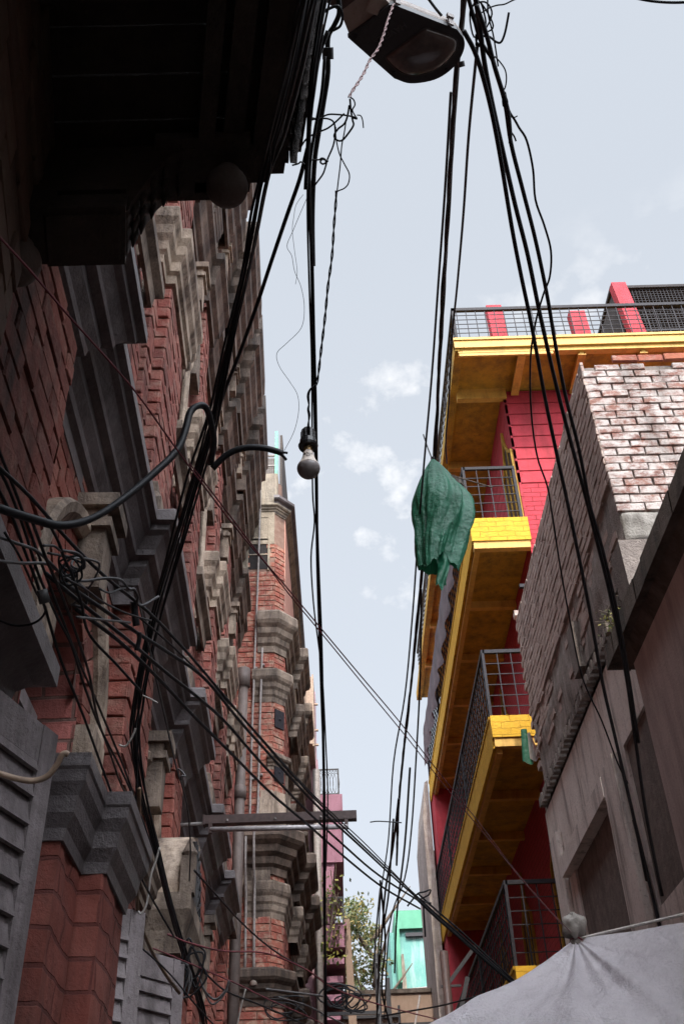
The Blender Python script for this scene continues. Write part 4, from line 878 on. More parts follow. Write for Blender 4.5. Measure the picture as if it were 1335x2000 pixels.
# ---------------------------------------------------------------- light bulb on twisted flex
BU = thing('light_bulb', 'unlit frosted bulb in a black socket hanging from the middle cable', 'light bulb', (-.055, 2.165, 3.525), R(0)); BU.scale = (1.22, 1.22, 1.22)
dn = Vector((-.06,0,-1))
mb = MB(); mb.lathe([(.006,.058),(.0125,.056),(.0165,.05),(.0165,.022),(.02,.02),(.02,.008),(.024,.004),(.022,-.002),(.012,-.003)], (0,0,0), 20)
for k in range(10): a = 2*PI*k/10; mb.box(.0165*math.cos(a)-.0015, .0165*math.cos(a)+.0015, .0165*math.sin(a)-.0015, .0165*math.sin(a)+.0015, .024, .048)
mb.build('socket', MT['bakelite'], BU, False)
mb = MB(); mb.lathe([(.010,.0),(.0115,-.004),(.0105,-.012),(.0115,-.018)], (0,0,0), 18); mb.build('cap', MT['brass'], BU, True)
mb = MB(); mb.lathe([(.0115,-.0175),(.0125,-.02),(.0135,-.03),(.0185,-.046),(.0262,-.0605),(.0268,-.064)], (0,0,0), 24); base = mb.build('base', MT['bulbB'], BU, True)
mb = MB()
for k in range(-3, 4): mb.bar((.0145*math.sin(k*.2),-.0145*math.cos(k*.2)-.001,-.031), (.0145*math.sin(k*.2),-.0145*math.cos(k*.2)-.001,-.0345), .0006)
mb.obox((-.005,-.0178,-.040), (.010,0,0), (0,-.0006,0), (0,-.0008,-.0022)); mb.build('vent', MT['rail'], base)
mb = MB(); mb.lathe([(.0268,-.0642)] + [(.0272*math.cos(PI*.5*k/10), -.066-.027*math.sin(PI*.5*k/10)) for k in range(0, 10)] + [(.001,-.093)], (0,0,0), 28); mb.build('globe', MT['bulbG'], BU, True)

# ---------------------------------------------------------------- street lamp at the top
SL_ = thing('street_lamp', 'dusty black framed street lamp head with rounded glass at the top', 'street lamp', (.44, 2.36, 6.2), 0)
def lp(x, y, z=0): return Vector((x-.44, y-.36-2.0, z))
core = [(.162,2.30),(.379,2.517),(.46,2.544),(.575,2.528),(.655,2.475),(.698,2.405),(.703,2.34),(.663,2.285),(.365,2.165)]
core = [tuple(p)[:2] for p in smooth_path([(*p,0) for p in core[1:8]], 5)]; core = [(.155,2.31),(.17,2.325)] + core + [(.365,2.165),(.345,2.166)]
cx, cy = .44, 2.36
mb = MB(); mb.prism([lp(x,y,0) for x, y in core], (0,0,.035)); mb.prism([lp(cx+(x-cx)*.965,cy+(y-cy)*.965,.035) for x, y in core], (0,0,.012)); fr = mb.build('door_frame', MT['lampF'], SL_)
gl = [(.338,2.405),(.345,2.425),(.40,2.478),(.46,2.50),(.54,2.49),(.61,2.452),(.655,2.40),(.668,2.36),(.65,2.325),(.55,2.287),(.52,2.278),(.50,2.285)]
gls = [tuple(p)[:2] for p in smooth_path([(*p,0) for p in gl], 4)]
gc = (.51, 2.385)
mb = MB()
rings = []
for s, z in ((1.0,.004),(1.0,-.004),(.93,-.013),(.75,-.022),(.45,-.029),(.15,-.032)): rings.append([lp(gc[0]+(x-gc[0])*s, gc[1]+(y-gc[1])*s, z) for x, y in gls])
b = 0; n = len(gls); mb.add([p for r_ in rings for p in r_], [(i*n+k, i*n+(k+1)%n, (i+1)*n+(k+1)%n, (i+1)*n+k) for i in range(len(rings)-1) for k in range(n)] + [tuple(range(5*n, 6*n))]); mb.build('glass', MT['lampG'], SL_, True)
mb = MB(); mb.tube([lp(gc[0]+(x-gc[0])*1.02, gc[1]+(y-gc[1])*1.02, -.001) for x, y in gls+[gls[0]]], .003, 5); mb.build('gasket', MT['letter'], SL_)
mb = MB()
rings = []
for s, z in ((.97,.047),(.985,.06),(.96,.10),(.84,.14),(.5,.16)): rings.append([lp(cx+(x-cx)*s, cy+(y-cy)*s, z) for x, y in core])
n = len(core); mb.add([p for r_ in rings for p in r_], [(i*n+k, i*n+(k+1)%n, (i+1)*n+(k+1)%n, (i+1)*n+k) for i in range(len(rings)-1) for k in range(n)] + [tuple(range(4*n, 5*n))])
mb.build('canopy', MT['lampT'], SL_, False)
def q2(p, q, t): return (p[0]+(q[0]-p[0])*t, p[1]+(q[1]-p[1])*t)
E1, E2 = (.365,2.165), (.663,2.285)
for t in (.06, .9):                                      # spring clips along the near edge
    x, y = q2(E1, E2, t); mb = MB(); mb.obox(lp(x-.012,y-.012,-.004), (.022,.009,0), (.004,-.008,0), (0,0,.09)); mb.obox(lp(x-.016,y-.018,.05), (.03,.012,0), (.006,-.012,0), (0,0,.03)); mb.build('clip', MT['pipe'], SL_)
for x, y in ((.19,2.305),(.375,2.49),(.35,2.19),(.63,2.48)): mb = MB(); mb.lathe([(.012,.0),(.01,-.006)], lp(x,y,0), 8); mb.build('screw', MT['rail'], SL_)
mb = MB(); mb.prism([lp(.16,2.30,.02),lp(.35,2.17,.02),lp(.27,2.10,.03),lp(.12,2.20,.03)], (0,0,.10)); mb.build('neck', MT['lampT'], SL_)
mb = MB(); mb.obox(lp(.12,2.20,.02), (.11,-.08,0), (-.07,-.05,0), (0,0,.09)); mb.obox(lp(.10,2.19,.035), (.10,-.07,0), (-.30,-.20,.01), (0,0,.05)); mb.build('arm', MT['brownM'], SL_)
mb = MB(); mb.obox(lp(.235,2.19,-.006), (.055,.02,0), (.03,-.07,0), (0,0,.05)); mb.build('latch', MT['lampT'], SL_)
fc = bpy.data.curves.new('lettering', 'FONT'); fc.body = 'HAVELLS'; fc.size = .042; fc.extrude = .0012; fc.align_x = 'CENTER'; fc.align_y = 'CENTER'
fo = bpy.data.objects.new('lettering', fc); COL.objects.link(fo); bpy.context.view_layer.update()
me = bpy.data.meshes.new_from_object(fo.evaluated_get(bpy.context.evaluated_depsgraph_get())); bpy.data.objects.remove(fo)
me.materials.clear(); me.materials.append(MT['letter']); lt = bpy.data.objects.new('lettering', me); COL.objects.link(lt); lt.parent = SL_
X = Vector((-.868,.496,0)); Y = Vector((.496,.868,0)); Z = X.cross(Y); mm = Matrix((X,Y,Z)).transposed().to_4x4(); mm.translation = lp(.352,2.295,-.0015); lt.matrix_local = mm

# ---------------------------------------------------------------- tube light bracket across the lane on the left
TL = thing('tube_light', 'brown steel channel carrying a dusty fluorescent tube on a bracket from the ornate house', 'tube light', (-.9, 6.5, 4.06), R(0))
mb = MB(); mb.tube([(-.32,.03,.0),(.04,.0,.0)], .014, 8); mb.build('arm', MT['pipe'], TL, True)
mb = MB(); mb.box(0, 1.02, -.03, .03, -.012, .045); mb.box(.0, .012, -.034, .034, -.02, .05)
mb.build('channel', MT['brownM'], TL)
mb = MB(); mb.tube([(.05,-.02,-.05),(.96,-.02,-.062)], .017, 12); mb.build('tube', MT['tubeG'], TL, True)
for x in (.05, .95): mb = MB(); mb.box(x-.012, x+.012, -.03, .0, -.075, -.01); mb.build('lamp_holder', MT['brownM'], TL)
for x in (.16, .48, .78): mb = MB(); mb.lathe([(.008,.0),(.008,.012)], (x,-.032,.0), 8); mb.build('screw', MT['pipe'], TL)

# ---------------------------------------------------------------- poles and rails at the far end of the lane
def post(name, label, x, y, z0, z1, r, mat, cat='pole', rail=None, lean=0):
    t = thing(name, label, cat, (x, y, 0), 0); mb = MB(); mb.tube([(0,0,z0),(lean,0,z1)], r, 8); mb.build('shaft', MT[mat], t, True); return t
t = post('utility_pole', 'dark iron pole with tangled wires standing in front of the tree', .44, 14, 0, 5.05, .035, 'railD')
mb = MB()
for k in range(16): z = 4.2+.05*k; a = k*2.1; mb.bar((0,0,z),(.10*math.cos(a)+.04,.08*math.sin(a),z+.03*math.sin(k)), .008)
mb.box(.1, .16, -.03, .03, 4.2, 4.75); mb.build('insulator', MT['railD'], t)
mb = MB(); mb.box(-.75, .0, -.02, .02, 4.33, 4.37); mb.box(.0, 1.15, -.02, .02, 4.18, 4.215); mb.box(-.7, .0, -.02, .02, 3.86, 3.9); mb.obox((-.02,.03,4.2), (-.42,0,-.55), (0,.03,0), (.05,0,0)); mb.box(.24, .27, -.02, .02, 3.6, 4.42); mb.build('crossarm', MT['railD'], t)
t = post('drain_pole', 'brown pipe standing before the turquoise wall with struts to its right', 1.43, 15, 0, 5.3, .06, 'brownM')
mb = MB(); mb.bar((-.0,0,4.85), (.45,0,5.35), .025); mb.bar((.05,0,4.2), (.3,0,4.95), .03); mb.bar((-.15,.0,3.7), (.2,0,4.5), .03); mb.box(-.08,.2,-.02,.02,4.83,4.86); mb.build('strut', MT['railD'], t)
t = post('slanted_conduit', 'pale slanted conduit crossing the brown wall below the turquoise house', .62, 13.6, 3.2, 4.45, .012, 'pipe', lean=.33)  # thin slanted conduit, built like the poles

# ---------------------------------------------------------------- cables and wires
def cable(name, label, mat, r, pts, k=5, seg=6, strands=1, spread=0.0, twist=0.0, group=None, cat='cable'):
    P = smooth_path(pts, k) if k > 1 else [Vector(p) for p in pts]
    mb = MB()
    for s in range(strands):
        if strands == 1: Q = P
        else:
            Q = []; ln = 0; ph = 2*PI*s/strands
            for i, p in enumerate(P):
                if i: ln += (p-P[i-1]).length
                t = (P[min(i+1,len(P)-1)] - P[max(i-1,0)]).normalized(); u = t.cross(Vector((.3,1,.2))).normalized(); v = t.cross(u); a = ph + ln*twist
                wob = spread*(1 + (.55*math.sin(ln*3.1+s*1.7) if twist < 5 else 0)); Q.append(p + (u*math.cos(a)+v*math.sin(a))*wob)
        mb.tube(Q, r*(1 if strands == 1 or twist > 5 else (.75+.5*((s*37)%10)/10)), seg)
    o = mb.build(name, MT[mat], None, True); kinds = {'cable': 'cables strung over the lane', 'cable_bundle': 'cable bundles strung over the lane', 'wire': 'thin wires over the lane', 'thick_cable': 'thick hose like cables', 'flex': 'twisted flexes near the lamp and bulb', 'cable_core': 'cores of the cut cable end', 'cord': 'pale cords tied to the cables', 'thread': 'pale kite threads', 'cable_clamp': 'dark cable clamps'}
    tag(o, label, cat if name.startswith('cable') and cat != 'cable' else name.replace('_', ' '), kinds.get(name)); return o
cable('cable_bundle', 'thick black cable bundle that runs down the middle of the view past the light bulb', 'cable', 0.0033, [(0.033,1.026,3.880),(0.010,1.146,3.893),(-0.012,1.288,3.901),(-0.025,1.498,3.898),(-0.027,1.757,3.875),(-0.032,2.004,3.834),(-0.036,2.267,3.772),(-0.041,2.545,3.688),(-0.046,2.835,3.581),(-0.047,3.138,3.453),(-0.050,3.452,3.304),(-0.054,3.804,3.123),(-0.063,4.126,2.948),(-0.074,4.493,2.743),(-0.086,4.917,2.506)], strands=3, spread=0.004, twist=1.5)
cable('cable', 'thinner black cable hugging the left of the middle cable bundle', 'cable', 0.0028, [(0.042,1.035,3.875),(0.013,1.170,3.891),(-0.007,1.300,3.899),(-0.025,1.454,3.899),(-0.034,1.633,3.889),(-0.037,1.856,3.864),(-0.039,2.095,3.820),(-0.045,2.310,3.769),(-0.053,2.574,3.690),(-0.051,2.691,3.651),(-0.068,2.830,3.601),(-0.066,3.014,3.528),(-0.054,3.182,3.458),(-0.044,3.332,3.391),(-0.041,3.596,3.266),(-0.041,3.847,3.140),(-0.060,4.182,2.966)])
cable('cable', 'fat black cable curving from the lamp bracket down into the middle bundle', 'cable', 0.0067, [(0.064,1.211,4.234),(0.066,1.249,4.216),(0.052,1.276,4.204),(0.035,1.303,4.191),(0.033,1.374,4.154),(0.019,1.440,4.117),(0.003,1.506,4.078),(-0.011,1.573,4.037),(-0.021,1.684,3.961),(-0.024,1.795,3.878)])
cable('cable', 'black cable looping out beside the carved valance and the lamp bracket', 'cable', 0.0040, [(0.020,1.230,4.171),(0.036,1.220,4.176),(0.063,1.214,4.178),(0.073,1.233,4.169),(0.067,1.254,4.158),(0.048,1.264,4.154)])
cable('cable', 'black cable dropping along the carved valance edge', 'cable', 0.0056, [(0.033,1.198,4.020),(0.009,1.248,3.994),(-0.007,1.319,3.956),(-0.020,1.381,3.920),(-0.027,1.443,3.882),(-0.035,1.516,3.834)])
cable('cable', 'second black cable dropping along the carved valance edge', 'cable', 0.0042, [(0.024,1.257,4.012),(0.014,1.329,3.973),(-0.005,1.402,3.931),(-0.020,1.464,3.892),(-0.027,1.527,3.851)])
cable('cable', 'diagonal single black cable from the valance down to the ornate house cornice', 'cable', 0.0057, [(-0.028,1.486,3.973),(-0.052,1.568,3.959),(-0.091,1.667,3.940),(-0.142,1.797,3.909),(-0.195,1.931,3.869),(-0.254,2.067,3.822),(-0.306,2.174,3.780),(-0.366,2.313,3.718),(-0.430,2.452,3.648),(-0.502,2.622,3.552),(-0.568,2.776,3.456),(-0.636,2.944,3.341),(-0.698,3.158,3.182)])
cable('cable_bundle', 'thick black cable bundle slanting across the ornate house from the balcony corner', 'cable', 0.0035, [(-0.005,0.865,3.514),(-0.044,1.084,3.640),(-0.089,1.289,3.748),(-0.114,1.386,3.797),(-0.143,1.475,3.780),(-0.173,1.593,3.753),(-0.211,1.728,3.715),(-0.257,1.873,3.665),(-0.297,2.006,3.612),(-0.342,2.148,3.547),(-0.406,2.304,3.466),(-0.465,2.447,3.383),(-0.532,2.602,3.283),(-0.591,2.756,3.174),(-0.630,2.882,3.079),(-0.660,3.018,3.039),(-0.673,3.267,2.967),(-0.667,3.546,2.889),(-0.660,3.851,2.802),(-0.644,4.159,2.716),(-0.616,4.666,2.577),(-0.620,4.876,2.516)], strands=6, spread=0.011, twist=0.5)
cable('cable', 'black cable running just left of the slanting cable bundle', 'cable', 0.0038, [(-0.014,0.868,3.512),(-0.060,1.075,3.624),(-0.114,1.308,3.737),(-0.150,1.462,3.805),(-0.178,1.555,3.787),(-0.202,1.664,3.762),(-0.238,1.804,3.723),(-0.293,1.977,3.664),(-0.355,2.138,3.599),(-0.409,2.257,3.545),(-0.455,2.376,3.485),(-0.509,2.525,3.402),(-0.565,2.674,3.311),(-0.621,2.854,3.192),(-0.651,3.021,3.076),(-0.685,3.295,2.870),(-0.696,3.448,2.749)])
cable('thick_cable', 'thick black cable sagging from the left wires up over a hook', 'cable', 0.0085, [(-0.602,1.405,2.728),(-0.561,1.480,2.758),(-0.522,1.543,2.787),(-0.478,1.591,2.840),(-0.432,1.631,2.920),(-0.382,1.670,3.021),(-0.342,1.698,3.111),(-0.328,1.707,3.182),(-0.321,1.713,3.245),(-0.304,1.724,3.276),(-0.289,1.745,3.287),(-0.284,1.798,3.289),(-0.285,1.869,3.290),(-0.303,1.953,3.290)], cat='cable')
cable('thick_cable', 'thick cut cable end arching out with split cores beside the bulb', 'cable', 0.0090, [(-0.298,1.962,3.280),(-0.275,1.949,3.299),(-0.244,1.938,3.316),(-0.204,1.935,3.325),(-0.165,1.939,3.325),(-0.132,1.946,3.319),(-0.116,1.951,3.315)])
cable('cable_core', 'stripped upper core at the cut end of the thick cable', 'cable', 0.0033, [(-0.121,1.949,3.316),(-0.111,1.950,3.317),(-0.103,1.951,3.316)])
cable('cable_core', 'stripped lower core at the cut end of the thick cable', 'cable', 0.0040, [(-0.124,1.950,3.315),(-0.114,1.957,3.309),(-0.107,1.963,3.302)])
cable('cable', 'upper black cable crossing from the left wall down to the yellow house knot', 'cable', 0.0044, [(-0.630,1.427,2.851),(-0.605,1.572,2.885),(-0.573,1.783,2.920),(-0.534,1.973,2.953),(-0.477,2.197,2.998),(-0.420,2.453,3.033),(-0.354,2.774,3.067),(-0.247,3.277,3.116),(-0.122,3.837,3.171),(0.043,4.516,3.246),(0.263,5.400,3.351),(0.464,6.214,3.450)])
cable('cable', 'second black cable crossing from the left wire tangle to the yellow house knot', 'cable', 0.0051, [(-0.598,1.833,2.854),(-0.556,1.995,2.893),(-0.506,2.184,2.935),(-0.449,2.377,2.979),(-0.381,2.613,3.025),(-0.309,2.977,3.060),(-0.203,3.465,3.110),(-0.066,4.069,3.174),(0.091,4.704,3.251),(0.295,5.539,3.354),(0.463,6.216,3.441)])
cable('cable', 'third black cable crossing below the second toward the yellow house knot', 'cable', 0.0051, [(-0.629,1.815,2.864),(-0.580,2.044,2.906),(-0.532,2.241,2.942),(-0.476,2.471,2.977),(-0.409,2.724,3.017),(-0.355,2.941,3.045),(-0.269,3.345,3.079),(-0.145,3.893,3.130),(0.017,4.552,3.200),(0.202,5.270,3.285),(0.472,6.220,3.427)])
cable('cable', 'lowest black cable crossing beneath the tube light toward the yellow house', 'cable', 0.0051, [(-0.592,1.956,2.858),(-0.540,2.166,2.898),(-0.482,2.435,2.933),(-0.422,2.730,2.961),(-0.348,3.063,2.994),(-0.244,3.524,3.037),(-0.128,3.982,3.089),(0.039,4.651,3.162),(0.229,5.378,3.252),(0.475,6.232,3.385)])
cable('cable', 'thin cable between the crossing cables above the tube light', 'cable', 0.0028, [(-0.506,2.151,2.970),(-0.442,2.412,3.015),(-0.366,2.742,3.059),(-0.273,3.154,3.107),(-0.156,3.686,3.162),(-0.024,4.237,3.226),(0.145,4.914,3.310),(0.449,6.211,3.462)])
cable('cable_bundle', 'tight black cable bundle from the knot down to the yellow balcony end behind the awning', 'cable', 0.0078, [(0.455,6.211,3.461),(0.571,6.286,3.370),(0.723,6.376,3.258),(0.874,6.465,3.140),(1.025,6.547,3.026),(1.070,6.569,2.995)], strands=3, spread=0.014, twist=1.0)
cable('wire_tie', 'wire ends tied around the knot of crossing cables', 'cable', 0.0050, [(0.396,6.184,3.389),(0.432,6.171,3.426),(0.465,6.160,3.455),(0.502,6.155,3.461),(0.540,6.149,3.470),(0.526,6.159,3.443),(0.481,6.168,3.423),(0.505,6.172,3.406),(0.541,6.171,3.398)])
cable('wire', 'dull red wire crossing the whole lane from upper left to the awning knot', 'cableR', 0.0020, [(-0.476,0.898,2.836),(-0.453,0.991,2.864),(-0.426,1.100,2.891),(-0.392,1.215,2.916),(-0.353,1.345,2.939),(-0.310,1.508,2.956),(-0.258,1.685,2.970),(-0.196,1.872,2.980),(-0.129,2.050,2.990),(-0.040,2.284,2.997),(0.071,2.567,3.000),(0.202,2.894,3.001),(0.338,3.250,2.997),(0.526,3.732,2.992),(0.766,4.370,2.985),(0.986,4.923,2.989),(1.180,5.398,3.000)])
cable('wire', 'second thin dark red wire running beside the first across the lane', 'cableR', 0.0022, [(-0.356,1.946,3.287),(-0.295,2.117,3.290),(-0.214,2.339,3.286),(-0.136,2.545,3.277),(-0.017,2.825,3.263),(0.119,3.139,3.241),(0.277,3.494,3.211),(0.436,3.859,3.175),(0.646,4.324,3.132),(0.862,4.805,3.088),(1.135,5.396,3.044)])
cable('cable_bundle', 'thick twisted black cable bundle running from the top past the green sack', 'cable', 0.0071, [(0.725,2.208,6.474),(0.738,2.415,6.549),(0.747,2.703,6.644),(0.772,3.165,6.772),(0.804,3.730,6.896),(0.837,4.475,7.017),(0.873,5.343,7.111),(0.908,6.225,7.167),(0.905,6.820,7.097),(0.869,7.662,6.976),(0.848,8.467,6.858),(0.822,9.521,6.682),(0.775,10.811,6.447),(0.743,11.966,6.227),(0.746,13.279,5.971)], strands=5, spread=0.0085, twist=4)
cable('cable', 'single black cable just left of the pole like bundle', 'cable', 0.0076, [(0.693,2.730,6.440),(0.717,3.394,6.519),(0.728,4.083,6.545),(0.733,4.865,6.519),(0.721,5.645,6.447),(0.706,6.513,6.323),(0.693,7.356,6.170),(0.654,8.436,5.944),(0.567,9.436,5.725),(0.533,10.742,5.415),(0.454,11.963,5.130),(0.442,13.637,4.737)])
cable('cable', 'single black cable falling right of the pole like bundle', 'cable', 0.0068, [(0.645,1.983,5.474),(0.693,2.544,5.754),(0.754,3.189,6.035),(0.808,3.895,6.312),(0.848,4.507,6.534),(0.924,5.395,6.833),(0.976,6.114,7.065),(1.032,6.572,7.206)])
cable('cable', 'thin black cable from the green sack down along the yellow roof edge', 'cable', 0.0081, [(0.715,6.660,5.974),(0.742,7.675,5.743),(0.740,8.760,5.473),(0.725,9.843,5.191),(0.677,10.676,4.977),(0.529,11.640,4.753),(0.493,13.743,4.222)])
cable('bracket', 'small steel clamp on the pole like bundle below the lamp', 'railD', 0.0167, [(0.713,2.508,6.329),(0.719,2.530,6.316)])
cable('cable', 'leftmost cable of the fan dropping over the brick wall to the plaster house', 'cable', 0.0088, [(0.536,1.768,5.148),(0.591,1.862,5.144),(0.656,2.036,5.131),(0.715,2.239,5.106),(0.792,2.539,5.052),(0.848,2.739,5.003),(0.923,2.992,4.928),(1.007,3.301,4.817),(1.086,3.569,4.703),(1.165,3.828,4.579),(1.235,4.065,4.453),(1.314,4.341,4.293),(1.407,4.697,4.070),(1.495,4.976,3.878),(1.617,5.360,3.598),(1.716,5.698,3.341)])
cable('cable', 'middle cable of the fan dropping over the brick wall to the plaster house', 'cable', 0.0096, [(0.568,1.649,5.200),(0.597,1.760,5.204),(0.632,1.914,5.204),(0.678,2.075,5.197),(0.738,2.264,5.181),(0.816,2.506,5.147),(0.895,2.736,5.102),(0.982,3.024,5.030),(1.078,3.323,4.937),(1.176,3.605,4.832),(1.281,3.894,4.708),(1.374,4.161,4.582),(1.467,4.432,4.441),(1.591,4.849,4.208),(1.686,5.249,3.968),(1.728,5.490,3.614),(1.784,5.702,3.256)])
cable('cable', 'right cable of the fan dropping over the brick wall past the plaster pier', 'cable', 0.0086, [(0.578,1.693,5.178),(0.627,1.805,5.180),(0.668,1.921,5.179),(0.723,2.062,5.172),(0.766,2.229,5.159),(0.835,2.425,5.134),(0.915,2.651,5.094),(0.996,2.911,5.035),(1.063,3.157,4.967),(1.139,3.410,4.885),(1.229,3.668,4.786),(1.316,3.960,4.661),(1.403,4.189,4.552),(1.516,4.532,4.374),(1.616,4.898,4.170),(1.702,5.245,3.965)])
cable('cable', 'short black cable from the tangle joining the right cable of the fan', 'cable', 0.0074, [(0.559,1.706,5.286),(0.585,1.773,5.250),(0.612,1.840,5.212),(0.655,1.891,5.178),(0.686,1.958,5.136),(0.718,2.034,5.087),(0.730,2.095,5.048),(0.733,2.141,5.019)])
cable('wire', 'thin wavy wire drifting right of the fan cables and down over the bricks', 'cable', 0.0046, [(0.706,1.988,5.116),(0.730,2.059,5.112),(0.758,2.100,5.109),(0.778,2.131,5.107),(0.814,2.184,5.103),(0.853,2.301,5.090),(0.880,2.434,5.075),(0.930,2.546,5.056),(0.972,2.660,5.034),(0.983,2.780,5.014),(0.967,2.870,5.004),(0.950,3.011,4.982),(0.947,3.193,4.942),(0.975,3.454,4.867),(1.026,3.694,4.783),(1.091,3.855,4.718),(1.132,4.020,4.649),(1.191,4.272,4.537),(1.264,4.556,4.399),(1.363,4.903,4.214),(1.499,5.169,4.062),(1.608,5.409,3.918),(1.678,5.531,3.844)])
cable('wire', 'stray hooked wire sticking out to the right of the cable junction', 'cable', 0.0047, [(0.610,1.825,5.221),(0.643,1.826,5.214),(0.668,1.840,5.203),(0.686,1.839,5.200),(0.699,1.808,5.213),(0.709,1.750,5.239)])
cable('wire', 'loose thin wire curling from the cable junction off the top edge', 'cable', 0.0030, [(0.627,1.799,5.343),(0.655,1.783,5.346),(0.682,1.774,5.345),(0.710,1.769,5.342),(0.741,1.755,5.343),(0.773,1.744,5.342)])
cable('wire', 'thin wire hanging straight beside the cable junction', 'cable', 0.0030, [(0.638,1.724,5.321),(0.644,1.784,5.291),(0.663,1.837,5.262),(0.675,1.883,5.236),(0.687,1.936,5.206)])
cable('wire', 'thin coiled wire on the right cable of the fan', 'cable', 0.0027, [(0.664,1.883,5.181),(0.683,1.897,5.170),(0.703,1.919,5.154),(0.710,1.942,5.141),(0.709,1.965,5.128),(0.704,1.980,5.120)])
cable('wire', 'knotted tangle of wire at the cable junction by the lamp', 'cable', 0.0034, [(0.587,1.780,5.246),(0.603,1.725,5.271),(0.621,1.758,5.251),(0.626,1.796,5.232),(0.587,1.829,5.222),(0.571,1.748,5.264),(0.621,1.724,5.268),(0.649,1.759,5.246),(0.613,1.815,5.225),(0.575,1.763,5.257),(0.595,1.721,5.273),(0.635,1.758,5.249),(0.654,1.800,5.225),(0.600,1.822,5.223)])
cable('wire', 'tight wire knot on the fan cables below the lamp level', 'cable', 0.0042, [(0.610,1.827,5.220),(0.608,1.856,5.205),(0.596,1.841,5.214),(0.596,1.821,5.225),(0.616,1.835,5.214),(0.608,1.849,5.208),(0.597,1.854,5.208),(0.597,1.839,5.216),(0.600,1.831,5.219)])
cable('wire', 'small wire wrapping on the right fan cable', 'cable', 0.0032, [(0.715,2.015,5.098),(0.708,2.018,5.098),(0.699,2.012,5.103),(0.707,1.996,5.111),(0.713,2.014,5.099),(0.703,2.031,5.092),(0.699,2.006,5.107),(0.709,2.001,5.108),(0.718,2.018,5.096),(0.709,2.035,5.088)])
cable('cable', 'stub of cut cable at the right fan cable joint', 'cable', 0.0064, [(0.732,2.113,5.096),(0.739,2.139,5.079),(0.746,2.168,5.059)])
cable('wire', 'little bent wire tail beside the cable stub', 'cable', 0.0034, [(0.743,2.132,5.082),(0.755,2.144,5.072),(0.763,2.159,5.061)])
cable('wire', 'small forked wire tail on the thin wavy wire', 'cable', 0.0026, [(0.737,2.086,5.111),(0.754,2.086,5.107),(0.765,2.081,5.108)])
cable('flex', 'pink and dark twisted flex hanging in front of the street lamp', 'cableP', 0.0022, [(0.257,1.528,4.850),(0.230,1.515,4.716),(0.209,1.504,4.599),(0.188,1.495,4.505),(0.159,1.482,4.414),(0.140,1.475,4.337),(0.120,1.466,4.266),(0.100,1.458,4.204),(0.090,1.454,4.165)], strands=2, spread=0.0026, twist=75, k=24, seg=5)
cable('flex', 'black twisted flex hanging down to the knot above the light bulb', 'cable', 0.0021, [(0.047,1.632,3.997),(0.044,1.663,3.975),(0.038,1.707,3.944),(0.030,1.774,3.894),(0.016,1.840,3.842),(0.005,1.905,3.786),(-0.008,1.969,3.729),(-0.020,2.027,3.674),(-0.027,2.045,3.656)], strands=2, spread=0.0022, twist=70, k=26, seg=5)
cable('flex', 'short twisted flex from the knot down to the bulb socket', 'cable', 0.0022, [(-0.025,1.918,3.529),(-0.040,1.925,3.521),(-0.047,1.937,3.509),(-0.046,1.954,3.492),(-0.048,1.964,3.482),(-0.046,1.975,3.470),(-0.049,1.992,3.451),(-0.049,2.011,3.431)], strands=2, spread=0.0018, twist=70, k=16, seg=5)
cable('wire', 'pair of thin wires crossing and looping between the flex ends', 'cable', 0.0021, [(0.091,1.429,4.122),(0.100,1.435,4.118),(0.103,1.446,4.112),(0.096,1.457,4.106),(0.102,1.468,4.099),(0.108,1.476,4.094),(0.096,1.474,4.096)])
cable('wire', 'looped wire beside the lamp flex end', 'cable', 0.0027, [(0.090,1.432,4.120),(0.092,1.457,4.106),(0.096,1.479,4.093),(0.098,1.490,4.086),(0.084,1.507,4.076),(0.067,1.522,4.067),(0.053,1.522,4.068),(0.045,1.512,4.074),(0.056,1.498,4.083),(0.073,1.487,4.089),(0.082,1.471,4.098),(0.088,1.446,4.112)])
cable('wire', 'wire running left from the flex loops toward the valance', 'cable', 0.0026, [(0.106,1.448,4.052),(0.083,1.444,4.056),(0.056,1.441,4.058),(0.029,1.441,4.059),(0.002,1.449,4.054),(-0.026,1.444,4.057),(-0.042,1.442,4.058)])
cable('wire', 'second wire running left under the first toward the valance', 'cable', 0.0026, [(0.073,1.439,4.059),(0.049,1.457,4.049),(0.028,1.470,4.042),(0.003,1.478,4.037),(-0.028,1.490,4.029),(-0.049,1.512,4.016),(-0.064,1.528,4.005)])
cable('wire', 'bowed wire from the flex loops to the middle bundle', 'cable', 0.0026, [(-0.023,1.427,4.009),(0.001,1.424,4.011),(0.028,1.424,4.010),(0.044,1.433,4.005),(0.046,1.457,3.991),(0.040,1.482,3.976),(0.025,1.508,3.959),(0.019,1.524,3.949),(0.011,1.540,3.938),(-0.004,1.556,3.928),(-0.026,1.577,3.913)])
cable('wire', 'thin hanging wire that widens into a loop below the flex loops', 'cable', 0.0018, [(0.050,1.493,4.085),(0.050,1.518,4.071),(0.058,1.551,4.049),(0.071,1.574,4.035),(0.084,1.596,4.020),(0.081,1.616,4.006),(0.069,1.627,3.999),(0.052,1.633,3.996),(0.045,1.641,3.991),(0.047,1.654,3.982)])
cable('wire', 'second thin hanging wire falling straight from the flex loops', 'cable', 0.0018, [(0.079,1.476,4.095),(0.073,1.505,4.078),(0.065,1.535,4.060),(0.060,1.574,4.035),(0.054,1.607,4.013),(0.049,1.635,3.995),(0.046,1.654,3.982)])
cable('wire', 'short curled wire tail right of the flex loops', 'cable', 0.0018, [(0.108,1.468,4.099),(0.118,1.469,4.097),(0.123,1.479,4.091),(0.125,1.496,4.081)])
